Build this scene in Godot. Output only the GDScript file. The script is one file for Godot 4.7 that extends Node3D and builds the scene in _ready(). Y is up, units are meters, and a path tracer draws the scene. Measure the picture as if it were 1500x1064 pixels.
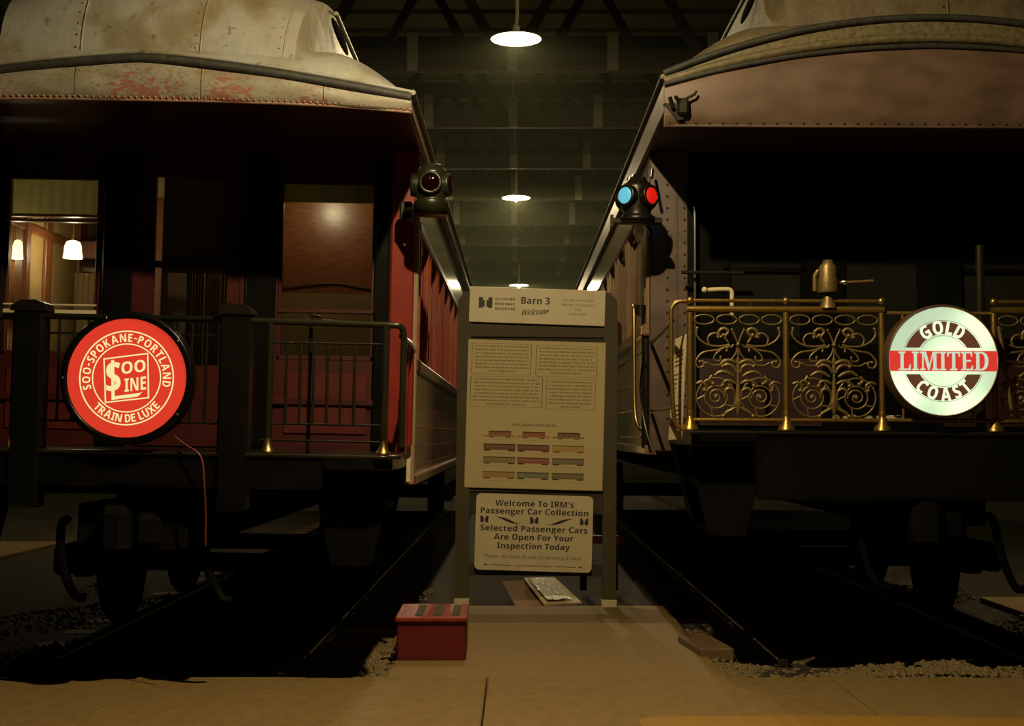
extends Node3D

# ------------------------------------------------------------------ geometry collector
class G:
	var v := PackedVector3Array()
	var n := PackedVector3Array()
	var uv := PackedVector2Array()
	func tri(a: Vector3, b: Vector3, c: Vector3, na: Vector3, nb: Vector3, nc: Vector3, ua := Vector2.ZERO, ub := Vector2.ZERO, uc := Vector2.ZERO) -> void:
		if (b - a).cross(c - a).dot(na + nb + nc) > 0.0:
			v.append_array([a, c, b]); n.append_array([na, nc, nb]); uv.append_array([ua, uc, ub])
		else:
			v.append_array([a, b, c]); n.append_array([na, nb, nc]); uv.append_array([ua, ub, uc])
	func quad(a: Vector3, b: Vector3, c: Vector3, d: Vector3, nn := Vector3.ZERO) -> void:
		var m := nn if nn != Vector3.ZERO else (b - a).cross(c - a).normalized()
		tri(a, b, c, m, m, m, Vector2(0, 1), Vector2(1, 1), Vector2(1, 0))
		tri(a, c, d, m, m, m, Vector2(0, 1), Vector2(1, 0), Vector2(0, 0))
	func box(c: Vector3, s: Vector3, bev := 0.0, xf := Transform3D()) -> void:
		var h := s * 0.5
		var b := minf(bev, minf(h.x, minf(h.y, h.z)) * 0.9)
		var ax := [Vector3.RIGHT, Vector3.UP, Vector3.BACK]
		for i in 3:
			var j := (i + 1) % 3
			var k := (i + 2) % 3
			for sg in [-1.0, 1.0]:
				var o: Vector3 = c + ax[i] * h[i] * sg
				var p: Vector3 = ax[j] * (h[j] - b)
				var q: Vector3 = ax[k] * (h[k] - b)
				quad(xf * (o - p - q), xf * (o + p - q), xf * (o + p + q), xf * (o - p + q), xf.basis * (ax[i] * sg))
				if b > 0.0:
					for sj in [-1.0, 1.0]:
						if sg * sj > -2.0:
							var e1: Vector3 = c + ax[i] * h[i] * sg + ax[j] * (h[j] - b) * sj
							var e2: Vector3 = c + ax[i] * (h[i] - b) * sg + ax[j] * h[j] * sj
							quad(xf * (e1 - q), xf * (e1 + q), xf * (e2 + q), xf * (e2 - q), xf.basis * (ax[i] * sg + ax[j] * sj).normalized())
		if b > 0.0:
			for sx in [-1.0, 1.0]:
				for sy in [-1.0, 1.0]:
					for sz in [-1.0, 1.0]:
						var nn := xf.basis * Vector3(sx, sy, sz).normalized()
						tri(xf * (c + Vector3(h.x * sx, (h.y - b) * sy, (h.z - b) * sz)), xf * (c + Vector3((h.x - b) * sx, h.y * sy, (h.z - b) * sz)), xf * (c + Vector3((h.x - b) * sx, (h.y - b) * sy, h.z * sz)), nn, nn, nn)
	func span(x0: float, x1: float, y0: float, y1: float, z0: float, z1: float, bev := 0.0) -> void:
		box(Vector3(x0 + x1, y0 + y1, z0 + z1) * 0.5, Vector3(absf(x1 - x0), absf(y1 - y0), absf(z1 - z0)), bev)
	func grid(rows: Array, closed := false) -> void:
		var nr := rows.size()
		var nc: int = rows[0].size()
		var nm := []
		for i in nr:
			var line := PackedVector3Array()
			for j in nc:
				var j0 := j - 1
				var j1 := j + 1
				if closed:
					j0 = (j - 1 + nc - 1) % (nc - 1)
					j1 = (j + 1) % (nc - 1)
				else:
					j0 = maxi(j0, 0)
					j1 = mini(j1, nc - 1)
				var du: Vector3 = rows[i][j1] - rows[i][j0]
				var dv: Vector3 = rows[mini(i + 1, nr - 1)][j] - rows[maxi(i - 1, 0)][j]
				var x := du.cross(dv)
				line.append(x.normalized() if x.length() > 1e-12 else Vector3.UP)
			nm.append(line)
		for i in nr - 1:
			for j in nc - 1:
				var u0 := Vector2(float(j) / (nc - 1), float(i) / (nr - 1))
				var u1 := Vector2(float(j + 1) / (nc - 1), float(i + 1) / (nr - 1))
				tri(rows[i][j], rows[i][j + 1], rows[i + 1][j + 1], nm[i][j], nm[i][j + 1], nm[i + 1][j + 1], u0, Vector2(u1.x, u0.y), u1)
				tri(rows[i][j], rows[i + 1][j + 1], rows[i + 1][j], nm[i][j], nm[i + 1][j + 1], nm[i + 1][j], u0, u1, Vector2(u0.x, u1.y))
	func tube(pts: Array, r, sides := 8, caps := true) -> void:
		var m := pts.size()
		var up := Vector3.UP
		var t0: Vector3 = (pts[1] - pts[0]).normalized()
		if absf(t0.dot(up)) > 0.9:
			up = Vector3.RIGHT
		var rows := []
		for i in m:
			var t: Vector3 = (pts[mini(i + 1, m - 1)] - pts[maxi(i - 1, 0)]).normalized()
			var a := (up - t * up.dot(t)).normalized()
			var b := t.cross(a)
			up = a
			var rr: float = r[i] if r is Array else r
			var line := PackedVector3Array()
			for k in sides + 1:
				var w := TAU * k / sides
				line.append(pts[i] + (a * cos(w) + b * sin(w)) * rr)
			rows.append(line)
		grid(rows, true)
		if caps:
			for e in [0, m - 1]:
				var nn: Vector3 = (pts[0] - pts[1]).normalized() if e == 0 else (pts[m - 1] - pts[m - 2]).normalized()
				for k in sides:
					tri(pts[e], rows[e][k], rows[e][k + 1], nn, nn, nn)
	func lathe(prof: Array, seg := 20, xf := Transform3D()) -> void:
		var rows := []
		for p in prof:
			var line := PackedVector3Array()
			for k in seg + 1:
				var w := TAU * k / seg
				line.append(xf * Vector3(cos(w) * maxf(p.x, 0.0001), p.y, sin(w) * maxf(p.x, 0.0001)))
			rows.append(line)
		grid(rows, true)
	func prism(poly: PackedVector2Array, z0: float, z1: float, xf := Transform3D()) -> void:
		var ix := Geometry2D.triangulate_polygon(poly)
		var nf := xf.basis * Vector3.BACK
		for i in range(0, ix.size(), 3):
			for e in [[z1, nf], [z0, -nf]]:
				var a := poly[ix[i]]
				var b := poly[ix[i + 1]]
				var c := poly[ix[i + 2]]
				tri(xf * Vector3(a.x, a.y, e[0]), xf * Vector3(b.x, b.y, e[0]), xf * Vector3(c.x, c.y, e[0]), e[1], e[1], e[1])
		for i in poly.size():
			var a := poly[i]
			var b := poly[(i + 1) % poly.size()]
			quad(xf * Vector3(a.x, a.y, z0), xf * Vector3(b.x, b.y, z0), xf * Vector3(b.x, b.y, z1), xf * Vector3(a.x, a.y, z1))
	func ring(r0: float, r1: float, a0: float, a1: float, z0: float, z1: float, seg: int, xf := Transform3D()) -> void:
		var poly := PackedVector2Array()
		if a1 - a0 > TAU - 0.001:
			for i in seg:
				var p := a0 + (a1 - a0) * i / seg
				var q := a0 + (a1 - a0) * (i + 1) / seg
				for e in [[z1, 1.0], [z0, -1.0]]:
					quad(xf * Vector3(cos(p) * r0, sin(p) * r0, e[0]), xf * Vector3(cos(q) * r0, sin(q) * r0, e[0]), xf * Vector3(cos(q) * r1, sin(q) * r1, e[0]), xf * Vector3(cos(p) * r1, sin(p) * r1, e[0]), xf.basis * Vector3(0, 0, e[1]))
				for rr in [r0, r1]:
					quad(xf * Vector3(cos(p) * rr, sin(p) * rr, z0), xf * Vector3(cos(q) * rr, sin(q) * rr, z0), xf * Vector3(cos(q) * rr, sin(q) * rr, z1), xf * Vector3(cos(p) * rr, sin(p) * rr, z1))
			return
		for i in seg + 1:
			var w := a0 + (a1 - a0) * i / seg
			poly.append(Vector2(cos(w), sin(w)) * r1)
		for i in seg + 1:
			var w := a1 + (a0 - a1) * i / seg
			poly.append(Vector2(cos(w), sin(w)) * r0)
		prism(poly, z0, z1, xf)
	func ball(c: Vector3, r: float, seg := 12, sq := Vector3.ONE) -> void:
		var prof := []
		for i in seg / 2 + 1:
			var w := PI * i / (seg / 2)
			prof.append(Vector2(sin(w) * r, -cos(w) * r))
		lathe(prof, seg, Transform3D(Basis().scaled(sq), c))
	func add(m: Mesh, xf: Transform3D) -> void:
		for s in m.get_surface_count():
			var arr := m.surface_get_arrays(s)
			var vv: PackedVector3Array = arr[Mesh.ARRAY_VERTEX]
			var vn: PackedVector3Array = arr[Mesh.ARRAY_NORMAL]
			var ix: PackedInt32Array = arr[Mesh.ARRAY_INDEX] if arr[Mesh.ARRAY_INDEX] != null else PackedInt32Array(range(vv.size()))
			var nb := xf.basis.inverse().transposed()
			for i in range(0, ix.size(), 3):
				tri(xf * vv[ix[i]], xf * vv[ix[i + 1]], xf * vv[ix[i + 2]], (nb * vn[ix[i]]).normalized(), (nb * vn[ix[i + 1]]).normalized(), (nb * vn[ix[i + 2]]).normalized())
	func mesh() -> ArrayMesh:
		var a := []
		a.resize(Mesh.ARRAY_MAX)
		a[Mesh.ARRAY_VERTEX] = v
		a[Mesh.ARRAY_NORMAL] = n
		a[Mesh.ARRAY_TEX_UV] = uv
		var m := ArrayMesh.new()
		m.add_surface_from_arrays(Mesh.PRIMITIVE_TRIANGLES, a)
		return m

# ------------------------------------------------------------------ scene helpers
var M := {}
var taken := {}
var cam_basis: Basis
const EYE := Vector3(0, 1.4, 0)
var rng := RandomNumberGenerator.new()

func numbered(called: String) -> String:
	if not taken.has(called):
		taken[called] = 0
		return called
	taken[called] += 1
	return "%s_%03d" % [called, taken[called]]

func thing(called: String, label: String, category: String, xf := Transform3D(), group := "") -> Node3D:
	var o := Node3D.new()
	o.name = numbered(called)
	add_child(o)
	o.transform = xf
	o.set_meta("label", label)
	o.set_meta("category", category)
	if group:
		o.set_meta("group", group)
	return o

func structure(called: String) -> Node3D:
	var o := Node3D.new()
	o.name = called
	add_child(o)
	o.set_meta("kind", "structure")
	return o

func sub(called: String, parent: Node) -> Node3D:
	var o := Node3D.new()
	o.name = called
	parent.add_child(o, true)
	return o

func obj(called: String, g: G, m: Material, parent: Node, label := "") -> MeshInstance3D:
	return inst(called, g.mesh(), m, parent, label)

func inst(called: String, me: Mesh, m: Material, parent: Node, label := "") -> MeshInstance3D:
	var o := MeshInstance3D.new()
	o.name = called
	o.mesh = me
	o.material_override = m
	parent.add_child(o, true)
	if label:
		o.set_meta("label", label)
	return o

func at(u: float, v: float, depth: float) -> Vector3:
	var d := cam_basis * Vector3((u - 750.0) / 2000.0, -(v - 532.0) / 2000.0, -1.0)
	return EYE + d * (depth / -d.z)

func spline(p: Array, each := 6) -> Array:
	var out := []
	for i in p.size() - 1:
		var a: Vector3 = p[maxi(i - 1, 0)]
		var b: Vector3 = p[i]
		var c: Vector3 = p[i + 1]
		var d: Vector3 = p[mini(i + 2, p.size() - 1)]
		for k in each:
			out.append(b.cubic_interpolate(c, a, d, float(k) / each))
	out.append(p[p.size() - 1])
	return out

# ------------------------------------------------------------------ materials
func L(r: float, g: float, b: float) -> Color:
	return Color(r, g, b).linear_to_srgb()

func mat(c: Color, rough := 0.6, metal := 0.0) -> StandardMaterial3D:
	var m := StandardMaterial3D.new()
	m.albedo_color = c
	m.roughness = rough
	m.metallic = metal
	return m

func noise_tex(sd: int, freq: float, stops: Array, oct := 4, size := 512, kind := FastNoiseLite.TYPE_SIMPLEX_SMOOTH) -> NoiseTexture2D:
	var f := FastNoiseLite.new()
	f.seed = sd
	f.noise_type = kind
	f.frequency = freq
	f.fractal_octaves = oct
	var t := NoiseTexture2D.new()
	t.width = size
	t.height = size
	t.seamless = true
	t.noise = f
	var gr := Gradient.new()
	var off := PackedFloat32Array()
	var col := PackedColorArray()
	for s in stops:
		off.append(s[0])
		col.append(s[1])
	gr.offsets = off
	gr.colors = col
	t.color_ramp = gr
	return t

func patchy(sd: int, freq: float, stops: Array, rough: float, scale: Vector3, oct := 4) -> StandardMaterial3D:
	var m := mat(Color.WHITE, rough)
	m.albedo_texture = noise_tex(sd, freq, stops, oct)
	m.uv1_triplanar = true
	m.uv1_scale = scale
	return m

func relief(m: StandardMaterial3D, sd: int, freq: float, cm: float) -> StandardMaterial3D:
	m.heightmap_enabled = true
	m.heightmap_scale = cm
	m.heightmap_texture = noise_tex(sd, freq, [[0.0, Color.BLACK], [1.0, Color.WHITE]], 5)
	return m

func glow(c: Color, energy: float, base := Color(0.5, 0.5, 0.5)) -> StandardMaterial3D:
	var m := mat(base, 0.5)
	m.emission_enabled = true
	m.emission = c
	m.emission_energy_multiplier = energy
	return m

func fascia_texture() -> ImageTexture:
	# weathered grey sheet with bare red primer showing along parts of the hem
	var W := 1536
	var H := 160
	var im := Image.create(W, H, false, Image.FORMAT_RGBA8)
	var f := FastNoiseLite.new()
	f.seed = 24
	f.frequency = .008
	f.fractal_octaves = 5
	var f2 := FastNoiseLite.new()
	f2.seed = 25
	f2.frequency = .05
	f2.fractal_octaves = 3
	var worn := [[.2, .27, .4], [.42, .58, .42], [.6, .71, .55], [.79, .84, .25]]   # from, to along the sheet, height reached
	for x in W:
		for y in H:
			var n := f.get_noise_2d(x, y * 1.6) * .5 + .5
			var c := L(.12, .098, .06).lerp(L(.18, .17, .148), clampf(n * 1.5 - .25, 0, 1))
			var d := f2.get_noise_2d(x, y * 2.0)
			if d < -.42:
				c = L(.085, .052, .024)   # rust specks
			var u := float(x) / W
			var h := 1.0 - float(y) / H
			for w in worn:
				var mid: float = (w[0] + w[1]) * .5
				var k: float = 1.0 - absf(u - mid) / ((w[1] - w[0]) * .5)
				if k > 0.0:
					# flakes of paint are gone: hard-edged scraps of primer, fewer away from the rivets
					var flake := f2.get_noise_2d(x * .7 + 300.0, y * 1.1) + f.get_noise_2d(x * 2.0, y * 3.0)
					if flake + w[2] * k - h * .9 > .05:
						c = c.lerp(L(.16, .03, .017), .6)
			im.set_pixel(x, y, c)
	return ImageTexture.create_from_image(im)

func make_materials() -> void:
	M.concrete = relief(patchy(3, 0.02, [[0.0, L(.145, .087, .023)], [0.45, L(.178, .109, .03)], [0.7, L(.195, .12, .034)], [1.0, L(.16, .098, .027)]], .8, Vector3.ONE * .7, 6), 9, .2, .25)
	M.path = relief(patchy(5, 0.02, [[0.0, L(.165, .102, .03)], [0.5, L(.2, .125, .038)], [1.0, L(.18, .11, .033)]], .75, Vector3(.6, .6, 1.6), 6), 9, .2, .2)
	M.yellow = patchy(8, .03, [[0.0, L(.24, .125, .014)], [0.6, L(.29, .15, .016)], [1.0, L(.23, .12, .022)]], .7, Vector3.ONE)
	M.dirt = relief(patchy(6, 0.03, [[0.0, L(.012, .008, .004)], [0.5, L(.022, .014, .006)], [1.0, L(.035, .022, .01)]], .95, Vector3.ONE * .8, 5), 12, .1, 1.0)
	M.stone = patchy(7, 0.05, [[0.0, L(.1, .068, .026)], [0.5, L(.17, .118, .047)], [1.0, L(.25, .18, .08)]], .9, Vector3.ONE * 3.0)
	M.roof_grey = relief(patchy(21, 0.008, [[0.0, L(.075, .055, .026)], [0.3, L(.11, .088, .05)], [0.46, L(.155, .147, .12)], [0.7, L(.172, .173, .155)], [1.0, L(.145, .143, .125)]], .55, Vector3.ONE * .45, 6), 22, .04, .35)
	var spots := noise_tex(31, .045, [[0.0, Color(.2, .16, .09, .8)], [.13, Color(.2, .16, .09, .8)], [.17, Color(.3, .25, .15, 0)], [1.0, Color(.3, .25, .15, 0)]], 3)
	M.roof_grey.detail_enabled = true
	M.roof_grey.detail_blend_mode = BaseMaterial3D.BLEND_MODE_MIX
	M.roof_grey.detail_albedo = spots
	M.fascia_grey = mat(Color.WHITE, .5)
	M.fascia_grey.albedo_texture = fascia_texture()
	M.fascia_hem = patchy(24, 0.02, [[0.0, L(.16, .05, .03)], [1.0, L(.17, .13, .09)]], .5, Vector3.ONE)
	M.rib_dark = patchy(26, 0.02, [[0.0, L(.003, .0025, .0015)], [0.5, L(.007, .006, .003)], [1.0, L(.03, .024, .012)]], .7, Vector3.ONE * 2)
	M.eave_pink = patchy(27, 0.02, [[0.0, L(.12, .055, .035)], [0.5, L(.16, .09, .06)], [1.0, L(.18, .115, .078)]], .5, Vector3.ONE)
	M.red = patchy(41, 0.01, [[0.0, L(.15, .014, .009)], [1.0, L(.2, .02, .012)]], .32, Vector3.ONE)
	M.red.clearcoat_enabled = true
	M.red.clearcoat = .6
	M.red.clearcoat_roughness = .12
	M.maroon = patchy(42, 0.01, [[0.0, L(.035, .004, .003)], [1.0, L(.05, .006, .004)]], .4, Vector3.ONE)
	M.side_low = relief(patchy(43, 0.012, [[0.0, L(.09, .025, .015)], [1.0, L(.12, .035, .02)]], .3, Vector3.ONE), 22, .02, .15)
	M.letterboard = patchy(44, 0.02, [[0.0, L(.24, .17, .105)], [1.0, L(.3, .22, .145)]], .16, Vector3.ONE)
	M.letterboard.clearcoat_enabled = true
	M.letterboard.clearcoat_roughness = .08
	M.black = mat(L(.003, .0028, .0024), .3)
	M.wainscot = patchy(45, 0.01, [[0.0, L(.06, .007, .005)], [1.0, L(.08, .01, .007)]], .4, Vector3.ONE)
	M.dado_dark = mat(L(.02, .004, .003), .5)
	M.black_rough = mat(L(.003, .0026, .0022), .9)
	M.black_rough.metallic_specular = .12
	M.black.metallic_specular = .3
	M.iron = mat(L(.012, .01, .006), .35, .5)
	M.iron_gloss = mat(L(.045, .04, .022), .25, .7)
	M.brass_dull = mat(L(.45, .3, .1), .35, 1.0)
	M.brass = relief(patchy(51, 0.05, [[0.0, L(.19, .115, .026)], [0.6, L(.32, .2, .05)], [1.0, L(.4, .26, .07)]], .36, Vector3.ONE * 2), 52, .1, .1)
	M.brass.metallic = .85
	M.brass_old = patchy(53, 0.05, [[0.0, L(.09, .06, .02)], [0.6, L(.19, .13, .045)], [1.0, L(.27, .19, .07)]], .45, Vector3.ONE * 3)
	M.brass_old.metallic = .55
	M.steel = mat(L(.4, .36, .3), .25, 1.0)
	M.brown = patchy(61, 0.012, [[0.0, L(.045, .026, .013)], [0.4, L(.064, .037, .022)], [0.65, L(.08, .047, .032)], [1.0, L(.09, .053, .04)]], .48, Vector3(.45, .9, .45), 6)
	M.brown_side = patchy(62, 0.02, [[0.0, L(.16, .095, .06)], [1.0, L(.22, .135, .088)]], .16, Vector3.ONE)
	M.brown_side.clearcoat_enabled = true
	M.brown_side.clearcoat_roughness = .08
	M.olive_side = patchy(63, 0.02, [[0.0, L(.085, .065, .03)], [1.0, L(.12, .09, .042)]], .2, Vector3.ONE)
	M.olive_side.clearcoat_enabled = true
	M.olive_side.clearcoat_roughness = .1
	M.roof_brown = relief(patchy(64, 0.01, [[0.0, L(.03, .022, .008)], [0.45, L(.06, .043, .018)], [1.0, L(.085, .063, .03)]], .7, Vector3.ONE * .6, 5), 22, .04, .5)
	M.rib_olive = patchy(65, 0.03, [[0.0, L(.025, .02, .007)], [0.5, L(.07, .053, .021)], [1.0, L(.1, .078, .034)]], .6, Vector3.ONE * 1.5)
	M.pane = mat(Color(.1, .1, .09, .03), .03)
	M.pane.transparency = BaseMaterial3D.TRANSPARENCY_ALPHA
	M.dark_glass = mat(L(.012, .012, .01), .06)
	M.green_blind = patchy(71, 0.1, [[0.0, L(.3, .28, .11)], [1.0, L(.4, .37, .15)]], .9, Vector3(4, .6, 4))
	M.green_blind.backlight_enabled = true
	M.green_blind.backlight = Color(1, 1, 1)
	M.dark_blind = patchy(72, 0.1, [[0.0, L(.1, .1, .045)], [1.0, L(.14, .135, .06)]], .9, Vector3(4, .6, 4))
	M.dark_blind.backlight_enabled = true
	M.dark_blind.backlight = Color(.5, .5, .4)
	M.cream_paint = mat(L(.5, .42, .26), .4)
	M.interior = patchy(73, .02, [[0.0, L(.33, .22, .085)], [1.0, L(.4, .275, .105)]], .55, Vector3.ONE)
	M.interior_ceiling = patchy(74, .02, [[0.0, L(.32, .24, .12)], [1.0, L(.4, .3, .15)]], .5, Vector3.ONE)
	M.dado = patchy(78, .02, [[0.0, L(.2, .135, .05)], [1.0, L(.25, .17, .065)]], .6, Vector3.ONE)
	M.bead_red = mat(L(.3, .07, .04), .15)  # bead colours paler than their piers: lamp glints are partly in the colour
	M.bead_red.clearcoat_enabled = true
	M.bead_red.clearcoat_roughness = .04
	M.bead_tan = mat(L(.22, .14, .08), .15)
	M.bead_tan.clearcoat_enabled = true
	M.bead_tan.clearcoat_roughness = .04
	M.wood = patchy(75, 0.03, [[0.0, L(.12, .035, .012)], [0.5, L(.2, .065, .02)], [1.0, L(.28, .1, .03)]], .34, Vector3(.5, 3.0, .5), 6)
	M.wood.clearcoat_enabled = true
	M.wood.clearcoat_roughness = .3
	M.curtain = patchy(76, .03, [[0.0, L(.2, .135, .055)], [1.0, L(.28, .19, .08)]], .9, Vector3.ONE * 3)
	M.seat = patchy(77, .05, [[0.0, L(.03, .03, .03)], [1.0, L(.05, .045, .04)]], .9, Vector3.ONE * 3)
	M.carpet = mat(L(.08, .03, .02), .95)
	M.truss = patchy(81, .02, [[0.0, L(.024, .016, .009)], [1.0, L(.045, .028, .014)]], .85, Vector3(.6, 3, .6))
	M.truss_plate = patchy(82, .03, [[0.0, L(.12, .11, .08)], [1.0, L(.2, .18, .13)]], .6, Vector3.ONE * 2)
	M.roof_deck = patchy(83, .02, [[0.0, L(.13, .135, .08)], [1.0, L(.2, .2, .12)]], .9, Vector3(.5, .5, 2))
	M.barn_wall = patchy(84, .02, [[0.0, L(.05, .035, .02)], [1.0, L(.09, .06, .035)]], .9, Vector3(2, .4, 2))
	M.enamel = mat(L(.8, .78, .7), .3)
	M.enamel_out = mat(L(.12, .14, .1), .4)
	M.conduit = mat(L(.6, .52, .38), .45)
	M.bulb = glow(Color(1.0, .93, .75), 30.0, Color(1, 1, 1))
	M.board_frame = patchy(91, .03, [[0.0, L(.038, .026, .005)], [1.0, L(.056, .039, .008)]], .7, Vector3(1, 3, 1))
	M.board_back = mat(L(.03, .018, .01), .8)
	M.sign_white = patchy(92, .01, [[0.0, L(.5, .41, .235)], [1.0, L(.57, .47, .28)]], .45, Vector3.ONE)
	M.sign_edge = mat(L(.4, .3, .15), .5)
	M.ink = mat(L(.012, .009, .005), .6)
	M.ink_soft = mat(L(.07, .05, .022), .6)
	M.ink_red = mat(L(.2, .06, .03), .6)
	M.post_foot = mat(L(.5, .42, .26), .7)
	M.box_red = relief(patchy(95, .02, [[0.0, L(.17, .012, .008)], [0.6, L(.22, .022, .014)], [1.0, L(.24, .06, .035)]], .42, Vector3.ONE * 2), 22, .05, .15)
	M.box_body = patchy(94, .02, [[0.0, L(.085, .002, .003)], [1.0, L(.12, .004, .005)]], .5, Vector3.ONE * 2)  # darker than the lid; shade on the upright panels is put into the colour
	M.grip = relief(mat(L(.06, .045, .022), .95), 96, .3, .15)
	M.cardboard = patchy(97, .03, [[0.0, L(.16, .085, .032)], [1.0, L(.22, .12, .048)]], .8, Vector3(1, 6, 1))
	M.film = mat(L(.75, .7, .6), .12)
	M.film.clearcoat_enabled = true
	M.film.clearcoat_roughness = .05
	M.cord = mat(L(.11, .02, .012), .5)
	M.rail_steel = mat(L(.25, .2, .14), .25, 1.0)
	M.timber = patchy(99, .03, [[0.0, L(.1, .055, .022)], [1.0, L(.15, .085, .034)]], .85, Vector3(2, 4, 2))

# ------------------------------------------------------------------ lettering
func font(serif := false, bold := true) -> SystemFont:
	var f := SystemFont.new()
	f.font_names = PackedStringArray(["Droid Serif" if serif else "Droid Sans"])
	f.font_weight = 700 if bold else 400
	return f

func text_mesh(s: String, f: Font, h: float) -> TextMesh:
	var t := TextMesh.new()
	t.text = s
	t.font = f
	t.font_size = 64
	t.pixel_size = h / 46.0   # cap height of a 64 px Droid letter is about 46 px
	t.depth = 0.0015
	t.curve_step = 1.0
	return t

func write(g: G, s: String, f: Font, h: float, xf: Transform3D, width := 0.0, wide := 1.0) -> void:
	var t := text_mesh(s, f, h)
	var bb := t.get_aabb()
	var k := wide
	if width > 0.0:
		k = width / bb.size.x
	g.add(t, xf * Transform3D(Basis().scaled(Vector3(k, 1, 1)), Vector3(-(bb.position.x + bb.size.x * .5) * k, -(bb.position.y + bb.size.y * .5), 0)))

func write_arc(g: G, s: String, f: Font, h: float, r: float, a0: float, a1: float, z: float, inward := false, wide := 1.0, shift := Vector2.ZERO) -> void:
	# letters spread evenly by their widths from angle a0 to a1 (degrees), upright outward, or with feet outward
	var ws := []
	var sum := 0.0
	for c in s:
		var w := 0.35 if c == " " else text_mesh(c, f, 1.0).get_aabb().size.x + 0.12
		ws.append(w)
		sum += w
	var run := 0.0
	for i in s.length():
		var a := deg_to_rad(lerpf(a0, a1, (run + ws[i] * .5) / sum))
		run += ws[i]
		if s[i] == " ":
			continue
		var turn := a - PI / 2 if not inward else a + PI / 2
		var p := Vector3(cos(a) * r + shift.x, sin(a) * r + shift.y, z)
		var cap := h
		var t := text_mesh(s[i], f, cap)
		var bb := t.get_aabb()
		var dy := -cap * .5 if s[i] != "-" else -(bb.position.y + bb.size.y * .5)
		if s[i] != "-":
			dy = -(bb.position.y + minf(bb.size.y, cap) * .5)
		g.add(t, Transform3D(Basis(Vector3.BACK, turn), p) * Transform3D(Basis().scaled(Vector3(wide, 1, 1)), Vector3(-(bb.position.x + bb.size.x * .5) * wide, dy, 0)))

func circle(r: float, seg := 64) -> PackedVector2Array:
	var p := PackedVector2Array()
	for i in seg:
		p.append(Vector2(cos(TAU * i / seg), sin(TAU * i / seg)) * r)
	return p

func rounded(w: float, h: float, r: float) -> PackedVector2Array:
	var p := PackedVector2Array()
	for q in 4:
		var c := Vector2((w * .5 - r) * (1 if q in [0, 3] else -1), (h * .5 - r) * (1 if q < 2 else -1))
		for i in 6:
			var a := PI * .5 * q + PI * .5 * i / 5.0
			p.append(c + Vector2(cos(a), sin(a)) * r)
	return p

# ------------------------------------------------------------------ railway cars
func wall_holes(g: G, x0: float, x1: float, y0: float, y1: float, z0: float, z1: float, holes: Array) -> void:
	var xs := [x0, x1]
	var ys := [y0, y1]
	for h in holes:
		xs.append_array([h[0], h[1]])
		ys.append_array([h[2], h[3]])
	xs.sort()
	ys.sort()
	for i in xs.size() - 1:
		for j in ys.size() - 1:
			if xs[i + 1] - xs[i] < 1e-4 or ys[j + 1] - ys[j] < 1e-4:
				continue
			var c := Vector2(xs[i] + xs[i + 1], ys[j] + ys[j + 1]) * .5
			var open := false
			for h in holes:
				if c.x > h[0] and c.x < h[1] and c.y > h[2] and c.y < h[3]:
					open = true
			if not open:
				g.span(xs[i], xs[i + 1], ys[j], ys[j + 1], z0, z1)

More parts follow.
